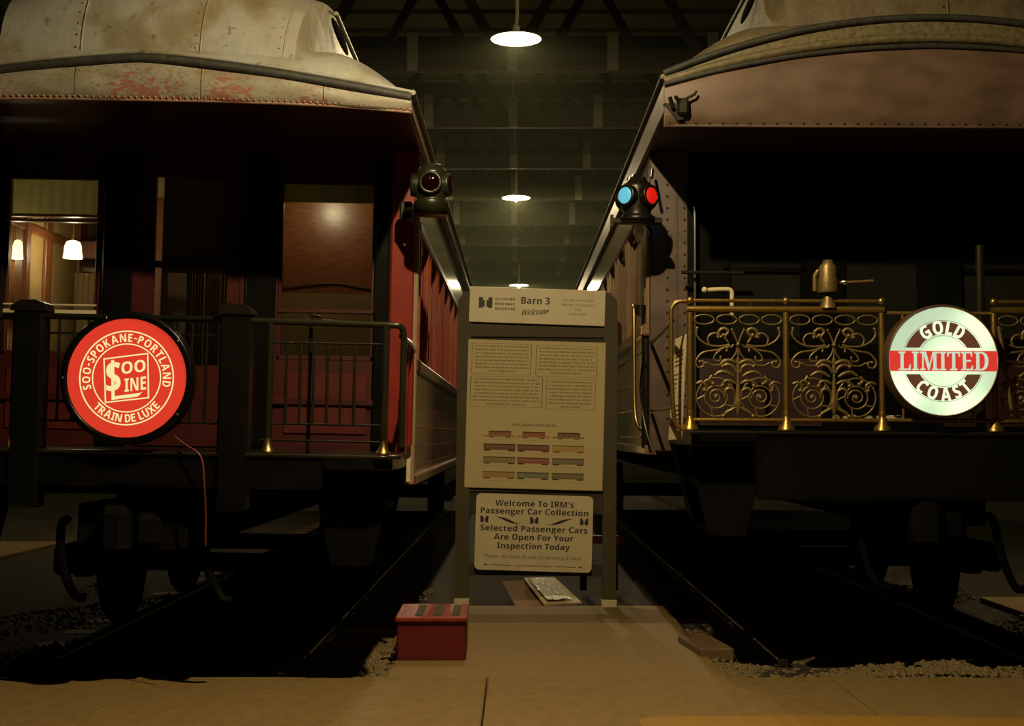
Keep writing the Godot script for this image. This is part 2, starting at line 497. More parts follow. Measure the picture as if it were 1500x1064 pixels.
func build_roof(P: Dictionary, car: Node3D) -> void:
	var rw: float = P.rw
	var deck := func(x: float) -> float:
		var a := absf(x)
		return P.deck_base if a < 1.0 else P.deck_edge + (P.deck_base - P.deck_edge) * (1.0 - pow((a - 1.0) / (rw - 1.0), 1.6))
	var top := func(x: float) -> float:
		return P.cl_mid - (P.cl_mid - P.cl_side) * (x / P.cw1) ** 2
	var g := G.new()
	var rows := []
	var st := []
	for i in 9:
		var a := PI * .5 * i / 8.0
		st.append([-.02 - P.nose_deck * (1.0 - cos(a)), sin(a)])
	for z in [-3.0, -8.0, -14.0, -P.length]:
		st.append([z, 1.0])
	for s in st:
		var line := PackedVector3Array()
		for i in 49:
			var x := -rw + 2.0 * rw * i / 48.0
			line.append(Vector3(x, lerpf(P.ribt.call(x), deck.call(x), s[1]), s[0]))
		rows.append(line)
	g.grid(rows)
	var roof := obj("roof", g, P.m_roof, car)
	# clerestory with a rounded nose
	g = G.new()
	rows = []
	st = []
	for i in 11:
		var a := PI * .5 * i / 10.0
		st.append([-.06 - P.nose_cl * (1.0 - cos(a)), sin(a), lerpf(P.cw0, P.cw1, 1.0 - cos(a))])
	for z in [-3.0, -8.0, -14.0, -P.length]:
		st.append([z, 1.0, P.cw1])
	var left := []
	var right := []
	for s in st:
		var line := PackedVector3Array()
		for i in 33:
			var x: float = s[2] * (-1.0 + 2.0 * i / 32.0)
			line.append(Vector3(x, lerpf(P.ribt.call(x) + .01, top.call(x), s[1]), s[0]))
		rows.append(line)
		var low: float = P.ribt.call(s[2]) - .06
		left.append(PackedVector3Array([line[0], Vector3(-s[2] - .11 * s[1], low, s[0])]))
		right.append(PackedVector3Array([line[32], Vector3(s[2] + .11 * s[1], low, s[0])]))
	g.grid(rows)
	g.grid(left)
	g.grid(right)
	var cl := obj("clerestory", g, P.m_roof, roof)
	# the oval deck vents in the shoulders of the nose, with the roof edge behind them
	for sg in [-1.0, 1.0]:
		var gv := G.new()
		var vx := Transform3D(Basis(Vector3.BACK, .42 * sg) * Basis(Vector3.UP, .14 * sg), Vector3(sg * (P.cw1 - .005 + P.vent[0]), P.vent[1], -.57))
		gv.ball(Vector3.ZERO, 1.0, 16, Vector3(.02, .125, .045))
		for q in gv.v.size():
			gv.v[q] = vx * gv.v[q]
			gv.n[q] = vx.basis * gv.n[q]
		obj("deck_vent", gv, M.black_rough, roof)
		var gt := G.new()
		gt.tube([Vector3((P.cw1 + .012) * sg, P.cl_side - .01, -.8), Vector3((P.cw1 + .012) * sg, P.cl_side - .01, -P.length)], .014, 6)
		obj("drip_edge", gt, P.m_rib, roof)
	# standing seams that run up the nose
	for sx in P.nose_seams:
		var pts := []
		for i in 15:
			var a := PI * .5 * i / 14.0
			var x: float = sx * (1.0 + .1 * (1.0 - cos(a)))
			pts.append(Vector3(x, lerpf(P.ribt.call(x) + .01, top.call(x), sin(a)), -.06 - P.nose_cl * (1.0 - cos(a))))
		pts.append(Vector3(pts[14].x, pts[14].y, -4.0))
		var gt := G.new()
		gt.tube(pts, .006, 6)
		obj("standing_seam", gt, P.m_roof, roof)
		gt = G.new()
		for i in 13:
			gt.ball(pts[i + 1] + Vector3(-.028, .0, .002), .006, 6)
		obj("seam_rivets", gt, P.m_rivet, roof).set_meta("kind", "stuff")
	# fascia sheets between the hem and the rib
	var seams: Array = P.seams
	for k in seams.size() - 1:
		var gf := G.new()
		var loop := []
		for i in 13:
			var x := lerpf(seams[k] + .002, seams[k + 1] - .002, i / 12.0)
			var line := PackedVector3Array()
			for j in 5:
				var w := j / 4.0
				line.append(Vector3(x, lerpf(P.hem.call(x), P.ribb.call(x) + .02, w), .012 + .018 * sin(PI * w) - .004 * sin(x * 9.0 + w * 5.0)))
			for j in 5:
				line.append(Vector3(x, line[4 - j].y, -.016))
			line.append(line[0])
			loop.append(line)
		gf.grid(loop, true)
		for i in gf.v.size():
			var p := gf.v[i]
			gf.uv[i] = Vector2((p.x + 1.5) / 3.0, 1.0 - clampf((p.y - P.hem.call(p.x)) / (P.ribb.call(p.x) + .02 - P.hem.call(p.x)), 0.0, 1.0))
		var ga := G.new()
		var lip := []
		for i in 13:
			var x := lerpf(seams[k] + .002, seams[k + 1] - .002, i / 12.0)
			lip.append(Vector3(x, P.hem.call(x) + .004, .006))
		ga.tube(lip, .011, 6)
		var sheet := obj("fascia_panel", gf, P.m_fascia, car)
		obj("rolled_hem", ga, P.m_hem, sheet)
	var gr := G.new()
	var x := -rw + .03
	while x < rw:
		gr.ball(Vector3(x, P.hem.call(x) + P.rivet_up, .017), P.rivet_r, 6)
		x += P.rivet_gap
	for sm in seams.slice(1, -1):
		for j in 5:
			gr.ball(Vector3(sm - .03, lerpf(P.hem.call(sm), P.ribb.call(sm), (j + .6) / 5.2), .022), .005, 6)
			gr.ball(Vector3(sm + .025, lerpf(P.hem.call(sm), P.ribb.call(sm), (j + .6) / 5.2), .022), .005, 6)
	obj("rivets", gr, P.m_rivet, car).set_meta("kind", "stuff")
	# ribs
	for rb in P.ribs:
		var pts := []
		for i in 41:
			var xx := -rw + 2.0 * rw * i / 40.0
			pts.append(Vector3(xx, lerpf(P.ribb.call(xx), P.ribt.call(xx), rb[0]), rb[2]))
		var gg := G.new()
		gg.tube(pts, rb[1], 10)
		obj("roof_rib", gg, rb[3], roof)
	if P.has("band"):
		var gb := G.new()
		var rr := []
		for j in 2:
			var line := PackedVector3Array()
			for i in 41:
				var xx := -rw + 2.0 * rw * i / 40.0
				line.append(Vector3(xx, lerpf(P.ribb.call(xx), P.ribt.call(xx), .05 + .95 * j), .012 - .02 * j))
			rr.append(line)
		gb.grid(rr)
		obj("roof_band", gb, P.band, roof)
	# eaves down both sides, soffit
	for sg in [-1.0, 1.0]:
		var ge := G.new()
		ge.span(sg * rw, sg * (rw - .03), P.eave_low, P.deck_edge + .02, .0, -P.length, .006)
		obj("eave_board", ge, P.m_eave, roof)
		var gd := G.new()
		gd.tube([Vector3(sg * (rw + .008), P.deck_edge + .005, .02), Vector3(sg * (rw + .008), P.deck_edge + .005, -P.length)], .015, 8)
		obj("gutter", gd, P.m_gutter, roof)
	var gs := G.new()
	gs.span(-rw + .03, rw - .03, P.soffit, P.soffit + .02, -.02, -P.length)
	obj("soffit", gs, P.m_soffit, roof)

func build_side(P: Dictionary, car: Node3D, sg: float) -> void:
	var hw: float = P.hw
	var s := sub("side_wall", car)
	var zb: float = P.end_z
	var ze: float = -P.length
	var g := G.new()
	g.span(sg * (hw - .05), sg * hw, P.sill, P.belt, zb, ze)
	obj("lower_panel", g, P.m_low, s)
	g = G.new()
	g.span(sg * (hw - .04), sg * (hw + .03), P.sill - .04, P.sill + .02, zb, ze, .008)
	obj("sill_moulding", g, P.m_sill, s)
	g = G.new()
	g.span(sg * (hw - .04), sg * (hw + .045), P.belt - .03, P.belt + .05, zb + .0, ze, .012)
	obj("belt_rail", g, P.m_belt, s)
	g = G.new()
	g.span(sg * (hw - .04), sg * (hw + .03), P.head - .03, P.head + .03, zb, ze, .01)
	obj("window_head_moulding", g, P.m_belt, s)
	g = G.new()
	g.span(sg * (hw - .05), sg * hw, P.head, P.eave_low + .16, zb, ze)
	obj("letterboard", g, P.m_letter, s)
	var piers: Array = P.piers
	for i in piers.size():
		var p: Array = piers[i]
		g = G.new()
		g.span(sg * (hw - .05), sg * hw, P.belt, P.head, p[0], p[1], .008)
		var po := obj("pier", g, P.m_pier, s)
		g = G.new()
		for z in [p[0] - .012, p[1] + .012]:
			g.tube([Vector3(sg * (hw + .004), P.belt + .04, z), Vector3(sg * (hw + .004), P.head - .02, z)], .018, 12)
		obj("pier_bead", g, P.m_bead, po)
		if i < piers.size() - 1:
			var z0: float = p[1]
			var z1: float = piers[i + 1][0]
			var w := sub("side_window", s)
			g = G.new()
			var x0 := sg * (hw - .05)
			var x1 := sg * (hw - .015)
			g.span(x0, x1, P.belt + .05, P.belt + .1, z0, z1, .005)
			g.span(x0, x1, P.head - .08, P.head - .03, z0, z1, .005)
			g.span(x0, x1, P.belt + .1, P.head - .08, z0, z0 - .045, .005)
			g.span(x0, x1, P.belt + .1, P.head - .08, z1, z1 + .045, .005)
			obj("sash", g, P.m_pier, w)
			g = G.new()
			g.span(sg * (hw - .04), sg * (hw - .034), P.belt + .08, P.head - .07, z0 - .03, z1 + .03)
			obj("glass", g, M.dark_glass, w)
	# rivet rows on the lower panel near the end
	g = G.new()
	for r in 4:
		var y: float = P.sill + .07 + r * P.rivet_rows
		var z := zb - .12
		while z > zb - 6.0:
			g.ball(Vector3(sg * (hw + .001), y, z), .008, 6)
			z -= .24
	obj("side_rivets", g, P.m_low, s).set_meta("kind", "stuff")

func build_running_gear(P: Dictionary, car: Node3D) -> void:
	var fl: float = P.floor_y
	var g := G.new()
	g.span(-1.42, 1.42, fl - .09, fl, -.02, P.end_z, .01)
	obj("platform_floor", g, M.black, car)
	g = G.new()
	g.span(-1.05, 1.05, fl - P.beam, fl - .02, .03, -.1, .02)
	obj("buffer_beam", g, M.black, car)
	g = G.new()
	g.tube([Vector3(-1.44, fl - .015, .035), Vector3(1.36, fl - .015, .035), Vector3(1.43, fl - .015, .01), Vector3(1.45, fl - .015, -.06)], .012, 8)
	obj("platform_edge_bead", g, P.m_edge, car)
	g = G.new()
	g.span(-.3, .3, fl - .55, fl - .3, -.1, -20.0 * .95, .01)
	obj("centre_sill", g, M.black_rough, car)
	# coupler
	g = G.new()
	g.span(-.1, .1, .8, 1.0, -.5, -.1, .03)
	g.span(-.16, .02, .74, 1.02, -.14, .06, .05)
	g.span(.02, .17, .78, .98, -.16, -.02, .04)
	obj("coupler", g, M.black_rough, car)
	for hx in [-.42, .38]:
		g = G.new()
		g.tube(spline([Vector3(hx, .92, -.3), Vector3(hx, .88, -.2), Vector3(hx + .03, .68, -.15), Vector3(hx + .1, .52, -.16), Vector3(hx + .16, .5, -.18)]), .025, 8)
		obj("air_hose", g, M.black_rough, car)
	# step wells at the four platform corners
	for sg in [-1.0, 1.0]:
		var w := sub("step_well", car)
		for k in 2:
			g = G.new()
			g.span(sg * (1.0 + .06 * k), sg * (1.36 - .07 * k), fl - .29 * (k + 1) - .03, fl - .29 * (k + 1), -.21, -1.01, .005)
			obj("tread", g, M.black_rough, w)
		for z in [-.2, -1.02]:
			g = G.new()
			g.prism(PackedVector2Array([Vector2(sg * .95, fl - .08), Vector2(sg * 1.42, fl - .08), Vector2(sg * 1.3, fl - .62), Vector2(sg * 1.08, fl - .62)]), z - .015, z + .015)
			obj("step_side", g, M.black_rough, w)
	# trucks
	for zt in [-3.6, -15.5]:
		var t := sub("truck", car)
		for sg in [-1.0, 1.0]:
			g = G.new()
			g.span(sg * .95, sg * 1.07, .42, .62, zt + 1.6, zt - 1.6, .03)
			g.span(sg * .93, sg * 1.09, .36, .58, zt + 1.15, zt + .75, .03)
			g.span(sg * .93, sg * 1.09, .36, .58, zt - 1.15, zt - .75, .03)
			obj("side_frame", g, M.black_rough, t)
		for dz in [-.95, .95]:
			for sg in [-1.0, 1.0]:
				g = G.new()
				g.lathe([Vector2(0, -.06), Vector2(.46, -.06), Vector2(.47, .03), Vector2(.44, .06), Vector2(.4, .02), Vector2(.12, .02), Vector2(.1, .07), Vector2(0, .07)], 28, Transform3D(Basis(Vector3.BACK, -PI / 2 * sg), Vector3(sg * .77, .49, zt + dz)))
				obj("wheel", g, M.black_rough, t)
			g = G.new()
			g.tube([Vector3(-.8, .47, zt + dz), Vector3(.8, .47, zt + dz)], .07, 12)
			obj("axle", g, M.black_rough, t)
	g = G.new()
	g.span(-1.3, 1.3, fl - .3, fl - .02, P.end_z, -P.length, .0)
	obj("underframe", g, M.black_rough, car)
	g = G.new()
	g.span(-P.hw + .05, P.hw - .05, fl, P.soffit, -P.length, -P.length + .06)
	obj("far_end_wall", g, P.m_low, car)

func build_left_car() -> void:
	var xf := Transform3D(Basis(Vector3.BACK, deg_to_rad(-1.1)), Vector3(-2.117, 0, -7.38))
	car_l = xf
	var car := thing("passenger_car", "red passenger car with peeling pale grey roof and lamplit end windows", "train car", xf)
	var piers := [[-1.22, -1.42], [-2.2, -2.42], [-3.2, -3.4]]
	var z := -4.05
	while z > -19.2:
		piers.append([z, z - .2])
		z -= .9
	var P := {
		rw = 1.48, hw = 1.43, length = 20.0, end_z = -1.22, floor_y = 1.32, soffit = 3.24, beam = .2,
		hem = func(x: float) -> float: return 3.226 - .04 * pow(absf(x) / 1.45, 3.0),
		ribb = func(x: float) -> float: return 3.436 - .185 * pow(absf(x) / 1.45, 1.35),
		ribt = func(x: float) -> float: return 3.482 - .19 * pow(absf(x) / 1.45, 1.4),
		deck_base = 3.6, deck_edge = 3.29, nose_deck = .36, nose_cl = .75, cw0 = .82, cw1 = .93, cl_side = 3.99, cl_mid = 4.16,
		seams = [-1.48, -1.0, -.36, .33, 1.0, 1.48], rivet_up = .016, rivet_r = .0085, rivet_gap = .034,
		nose_seams = [-.36, .3, .76], vent = [.075, 3.77], ribs = [[.5, .027, .012, M.rib_dark], [1.35, .012, .0, M.roof_grey]],
		eave_low = 3.2, sill = 1.15, belt = 1.85, head = 2.75, piers = piers, rivet_rows = .13,
		m_roof = M.roof_grey, m_fascia = M.fascia_grey, m_hem = M.fascia_hem, m_rivet = M.eave_pink, m_rib = M.roof_grey, m_eave = M.eave_pink, m_gutter = M.roof_grey,
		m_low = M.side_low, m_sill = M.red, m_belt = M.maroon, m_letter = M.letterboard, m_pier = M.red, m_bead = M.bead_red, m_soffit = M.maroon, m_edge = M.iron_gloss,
	}
	build_roof(P, car)
	for sg in [-1.0, 1.0]:
		build_side(P, car, sg)
	build_running_gear(P, car)
	# end wall with a door between two windows
	var g := G.new()
	var ez := -1.22
	wall_holes(g, -1.28, 1.28, 1.32, 3.24, ez, ez - .06, [[-1.18, -.585, 1.885, 3.04], [-.32, .32, 1.32, 3.1], [.56, 1.17, 1.885, 3.04]])
	var ew := obj("end_wall", g, M.maroon, car)
	for sg in [-1.0, 1.0]:
		g = G.new()
		g.span(sg * 1.27, sg * 1.425, 1.12, 3.24, ez + .03, ez - .1, .012)
		var cp := obj("corner_post", g, M.red, car)
		g = G.new()
		g.tube([Vector3(sg * 1.43, 1.12, ez - .0), Vector3(sg * 1.43, 3.22, ez - .0)], .022, 10)
		obj("corner_bead", g, M.letterboard, cp)
		g = G.new()
		g.span(sg * .62, sg * 1.14, 1.42, 1.6, ez, ez + .012, .006)
		g.span(sg * .62, sg * 1.14, 1.64, 1.8, ez, ez + .012, .006)
		obj("wainscot_panel", g, M.wainscot, ew)
		g = G.new()
		g.span(sg * .5, sg * 1.26, 1.595, 1.645, ez, ez + .03, .01)
		obj("wainscot_rail", g, M.maroon, ew)
		g = G.new()
		g.span(sg * 1.175, sg * 1.265, 1.34, 3.17, ez, ez + .035, .01)
		g.span(sg * .36, sg * .55, 1.34, 3.17, ez, ez + .035, .01)
		obj("window_pilaster", g, M.black, ew)
	for w in [[-1.18, -.585, true], [.56, 1.17, false]]:
		var win := sub("end_window", car)
		g = G.new()
		g.span(w[0], w[1], 1.885, 1.915, ez - .01, ez - .05, .004)
		g.span(w[0], w[0] + .02, 1.885, 3.04, ez - .01, ez - .05, .004)
		g.span(w[1] - .02, w[1], 1.885, 3.04, ez - .01, ez - .05, .004)
		g.span(w[0], w[1], 3.01, 3.04, ez - .01, ez - .05, .004)
		obj("sash_frame", g, M.maroon, win)
		g = G.new()
		if w[2]:
			g.span(w[0], w[1], 2.735, 2.752, ez, ez - .05, .003)
			g.span(w[0], w[1], 2.768, 2.785, ez, ez - .05, .003)
			g.span(w[0], w[1], 2.15, 2.175, ez, ez - .05, .003)
			g.span(w[0], w[1], 2.2, 2.212, ez, ez - .05, .003)
			obj("meeting_rail", g, M.cream_paint, win)
		else:
			g.span(w[0], w[1], 2.185, 2.208, ez, ez - .05, .003)
			obj("meeting_rail", g, M.maroon, win)
		g = G.new()
		g.span(w[0] + .01, w[1] - .01, 1.9, 3.03, ez - .028, ez - .032)
		obj("pane", g, M.pane, win)
		g = G.new()
		var rows := []
		var yb := 2.775 if w[2] else 2.9
		for j in 2:
			var line := PackedVector3Array()
			for i in 31:
				line.append(Vector3(lerpf(w[0] + .015, w[1] - .015, i / 30.0), 3.03 if j == 0 else yb, ez - .075 - .006 * sin(i * 1.7)))
			rows.append(line)
		g.grid(rows)
		obj("roller_blind", g, M.green_blind if w[2] else M.dark_blind, win)
	# door
	var door := sub("end_door", car)
	g = G.new()
	wall_holes(g, -.32, .32, 1.33, 3.1, ez - .01, ez - .055, [[-.235, .235, 1.84, 2.46], [-.235, .235, 2.5, 3.04]])
	obj("door_leaf", g, M.maroon, door)
	g = G.new()
	g.span(-.24, .24, 1.83, 3.05, ez - .03, ez - .034)
	obj("pane", g, M.pane, door)
	g = G.new()
	g.span(-.195, .235, 2.43, 3.05, ez - .062, ez - .066)
	obj("roller_blind", g, M.dark_blind, door)
	g = G.new()
	g.ball(Vector3(.275, 2.0, ez + .02), .025, 10)
	g.tube([Vector3(.275, 2.0, ez - .01), Vector3(.275, 2.0, ez + .02)], .01, 8)
	obj("door_knob", g, M.brass_dull, door)
	# compartment behind the end wall
	var room := sub("end_compartment", car)
	g = G.new()
	g.span(-1.36, 1.36, 1.32, 1.34, ez - .06, -6.0)
	obj("compartment_floor", g, M.carpet, room)
	g = G.new()
	g.span(-1.36, 1.36, 3.14, 3.16, ez - .06, -6.0)
	obj("compartment_ceiling", g, M.interior_ceiling, room)
	g = G.new()
	g.span(-1.355, -1.335, 1.34, 3.14, ez - .06, -6.0)
	g.span(1.335, 1.355, 1.34, 3.14, ez - .06, -6.0)
	obj("inner_lining", g, M.interior, room)
	g = G.new()
	g.span(-.06, 1.335, 2.4, 3.14, -2.12, -2.16)
	obj("bulkhead_panel", g, M.wood, room)
	g = G.new()
	g.span(-.06, 1.335, 1.34, 2.4, -2.12, -2.16)
	obj("bulkhead_dado", g, M.dado, room)
	g = G.new()
	g.tube(spline([Vector3(.42, 2.425, -2.115), Vector3(.6, 2.45, -2.115), Vector3(.8, 2.47, -2.115), Vector3(1.0, 2.44, -2.115), Vector3(1.3, 2.415, -2.115)]), .008, 6)
	obj("dado_moulding", g, M.maroon, room)
	g = G.new()
	g.span(-1.335, -.1, 1.34, 3.14, -4.2, -4.24)
	obj("rear_partition", g, M.interior, room)
	for p in [[-.16, -.06, -2.08, -2.2], [-.62, -.54, -2.62, -2.7], [-.78, -.7, -3.3, -3.4], [-1.335, -1.29, -1.9, -2.0]]:
		g = G.new()
		g.span(p[0], p[1], 1.34, 3.14, p[2], p[3], .01)
		obj("timber_post", g, M.wood, room)
	for zz in [-1.75, -2.35, -3.1]:
		g = G.new()
		g.span(-1.335, -1.31, 1.34, 3.14, zz, zz - .14, .006)
		obj("wall_pilaster", g, M.wood, room)
	g = G.new()
	g.span(-1.335, -1.3, 2.78, 2.84, -1.3, -4.2, .008)
	obj("wall_cornice", g, M.wood, room)
	g = G.new()
	g.span(-1.335, -.6, 2.72, 2.86, -3.0, -3.06, .01)
	obj("ceiling_beam", g, M.wood, room)
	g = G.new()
	g.tube([Vector3(-1.3, 2.66, -3.2), Vector3(-.75, 2.56, -2.5)], .022, 8)  # added pale bar, stands for a reflection on glossy moulding
	obj("glint_bar", g, M.cream_paint, room)
	for c in [[-1.28, -.98, -2.9], [.02, .18, -2.02], [-.2, -.06, -1.95]]:
		g = G.new()
		var rows := []
		for j in 2:
			var line := PackedVector3Array()
			for i in 41:
				line.append(Vector3(lerpf(c[0], c[1], i / 40.0), 2.6 - 1.2 * j, c[2] + .02 * sin(i * 1.1)))
			rows.append(line)
		g.grid(rows)
		obj("curtain", g, M.curtain, room)
	# brackets for a coupled end railing
	build_left_railing(car)

func build_left_railing(car: Node3D) -> void:
	var g: G
	for sg in [-1.0, 1.0]:
		var post := sub("gate_post", car)
		g = G.new()
		g.span(sg * .478, sg * .642, 1.0, 2.06, .05, -.09, .012)
		obj("post_shaft", g, M.black, post)
		g = G.new()
		g.prism(PackedVector2Array([Vector2(sg * .465, 2.06), Vector2(sg * .655, 2.06), Vector2(sg * .645, 2.09), Vector2(sg * .6, 2.115), Vector2(sg * .52, 2.12), Vector2(sg * .47, 2.1)]), -.1, .06)
		obj("post_cap", g, M.iron, post)
	var gate := sub("centre_gate", car)
	var chain := func(called: String, y: float, r: float, x0: float, x1: float, parent: Node) -> void:
		var gg := G.new()
		gg.tube([Vector3(x0, y, 0), Vector3(x1, y, 0)], r, 8)
		obj(called, gg, M.iron, parent)
	chain.call("top_rail", 2.035, .017, -.48, .48, gate)
	chain.call("cross_bar", 1.945, .006, -.48, .48, gate)
	chain.call("bottom_rail", 1.47, .007, -.48, .48, gate)
	for i in 11:
		g = G.new()
		var x := -.4 + .08 * i
		g.tube([Vector3(x, 1.47, 0), Vector3(x, 2.03, 0)], .0075, 8)
		obj("baluster", g, M.iron, gate)
	for sg in [-1.0, 1.0]:
		var r := sub("end_railing", car)
		g = G.new()
		g.tube(spline([Vector3(sg * .64, 2.03, 0), Vector3(sg * 1.0, 2.026, 0), Vector3(sg * 1.38, 2.02, 0), Vector3(sg * 1.445, 2.015, -.01), Vector3(sg * 1.465, 1.97, -.03), Vector3(sg * 1.465, 1.85, -.04), Vector3(sg * 1.465, 1.36, -.04)]), .018, 10)
		obj("top_rail", g, M.iron_gloss, r)
		chain.call("cross_bar", 1.915, .006, sg * .74, sg * 1.37, r)
		chain.call("bottom_rail", 1.475, .006, sg * .74, sg * 1.37, r)
		chain.call("foot_rail", 1.385, .006, sg * .7, sg * 1.37, r)
		for i in 6:
			g = G.new()
			var x: float = sg * (.838 + .0735 * i)
			g.tube([Vector3(x, 1.475, 0), Vector3(x, 1.915, 0)], .009 if i % 2 else .0075, 8)
			obj("baluster", g, M.iron_gloss, r)
		for x in [.745, 1.37]:
			g = G.new()
			g.tube([Vector3(sg * x, 1.36, 0), Vector3(sg * x, 2.02, 0)], .019, 10)
			obj("rail_post", g, M.iron_gloss, r)
			g = G.new()
			g.lathe([Vector2(.04, 0), Vector2(.038, .012), Vector2(.026, .03), Vector2(.02, .06), Vector2(.02, .075)], 14, Transform3D(Basis(), Vector3(sg * x, 1.32, 0)))
			obj("post_foot", g, M.brass_dull, r)
		g = G.new()
		g.tube([Vector3(sg * .955, 1.32, -.05), Vector3(sg * .955, 2.08, -.05)], .011, 8)
		g.tube([Vector3(sg * .955, 2.07, -.05), Vector3(sg * 1.01, 2.06, -.03)], .008, 6)
		obj("brake_staff", g, M.iron, r)
		g = G.new()
		g.tube([Vector3(sg * 1.45, 1.965, -.04), Vector3(sg * 1.46, 1.96, -.55), Vector3(sg * 1.45, 1.94, -1.0)], .014, 8)
		obj("side_hand_rail", g, M.iron_gloss, r)
		g = G.new()
		g.tube([Vector3(sg * 1.43, 1.36, -.6), Vector3(sg * 1.43, 1.95, -.6)], .022, 8)
		g.tube([Vector3(sg * 1.44, 1.36, -.85), Vector3(sg * 1.44, 1.95, -.85)], .022, 8)
		obj("side_gate_post", g, M.red, r)
		g = G.new()
		g.span(sg * 1.425, sg * 1.45, 1.14, 1.36, -.9, -.93, .003)
		obj("grab_strip", g, M.cream_paint, r)

var car_l: Transform3D
var car_r: Transform3D

func scroll_curves() -> Array:
	# half of one railing panel, in hundredths of the panel's half width and height, traced along each bar: [points, radius]
	var c := [
		[[[0, 62], [-2, 52], [-8, 38], [-28, 20], [-58, 16], [-72, 22], [-78, 20]], .006],
		[[[-22, 66], [-30, 78], [-22, 90], [-32, 97], [-44, 90], [-42, 78], [-34, 82]], .009],
		[[[-20, 62], [-40, 58], [-66, 60], [-86, 70], [-96, 84], [-94, 97]], .007],
		[[[-66, 60], [-70, 74], [-62, 84], [-50, 86], [-46, 78]], .007],
		[[[-18, 60], [-46, 50], [-80, 44], [-97, 26], [-92, 12], [-80, 14], [-80, 24], [-88, 24]], .007],
		[[[-26, 58], [-50, 42], [-56, 28], [-42, 26], [-40, 34]], .006],
		[[[0, 62], [-6, 78], [-14, 94]], .006],
		[[[-4, 0], [-10, 12], [-22, 18], [-36, 14]], .009],
		[[[-10, -8], [-24, 0], [-40, 2], [-54, -6]], .01],
		[[[-6, -24], [-16, -18], [-30, -18], [-36, -28]], .009],
		[[[-4, -74], [-14, -80], [-26, -86], [-34, -94]], .009],
		[[[-2, 20], [-14, 26], [-30, 26], [-42, 16]], .01],
		[[[-8, -40], [-18, -34], [-28, -38], [-30, -48]], .01],
		[[[-10, 62], [-16, 56], [-24, 56], [-26, 48]], .006],
		[[[-96, -24], [-84, -20], [-74, -28], [-78, -38]], .009],
		[[[-60, -6], [-66, -16], [-58, -24]], .009],
	]
	return c

func build_scroll_panel() -> Node3D:
	var n := Node3D.new()
	n.name = "scroll_panel"
	var hw := .25
	var hh := .265
	for sg in [1.0, -1.0]:
		for c in scroll_curves():
			var pts := []
			for p in c[0]:
				pts.append(Vector3(p[0] * .01 * hw * sg, p[1] * .01 * hh, 0))
			var g := G.new()
			var path := spline(pts, 5)
			var rad := []
			for i in path.size():
				rad.append(c[1] * (.75 + .45 * sin(PI * i / (path.size() - 1.0)) if c[1] >= .0075 else .95))
			g.tube(path, rad, 6)
			if c[1] < .0095:
				g.ball(path[path.size() - 1], c[1] * 1.6, 6)
			obj("scroll", g, M.brass_old, n)
		# the large wheel and its spiral
		var ctr := Vector3(.51 * hw * sg, -.53 * hh, 0)
		for w in [[.445 * hw, .0055], [.26 * hw, .0055]]:
			var pts := []
			for i in 33:
				pts.append(ctr + Vector3(cos(TAU * i / 32), sin(TAU * i / 32), 0) * w[0])
			var g := G.new()
			g.tube(pts, w[1], 6, false)
			obj("wheel_ring", g, M.brass_old, n)
		var sp := []
		for i in 25:
			var a := .5 + 9.0 * i / 24.0
			sp.append(ctr + Vector3(cos(a) * sg, sin(a), 0) * lerpf(.008, .05, i / 24.0))
		var gs := G.new()
		gs.tube(sp, .006, 6)
		gs.ball(ctr, .013, 8)
		for k in 5:
			var a := TAU * k / 5 + .5
			gs.tube([ctr + Vector3(cos(a), sin(a), 0) * .065, ctr + Vector3(cos(a + .25), sin(a + .25), 0) * .108], .006, 6)
		obj("spiral", gs, M.brass_old, n)
	var g := G.new()
	g.lathe([Vector2(.003, -.25), Vector2(.02, -.2), Vector2(.026, -.17), Vector2(.015, -.14), Vector2(.014, -.1), Vector2(.008, -.02), Vector2(.012, .08), Vector2(.004, .1), Vector2(.004, .15)], 10, Transform3D(Basis().scaled(Vector3(1, 1, .6)), Vector3.ZERO))
	g.ball(Vector3(0, .163, .004), .014, 10)
	obj("centre_stem", g, M.brass_old, n)
	return n

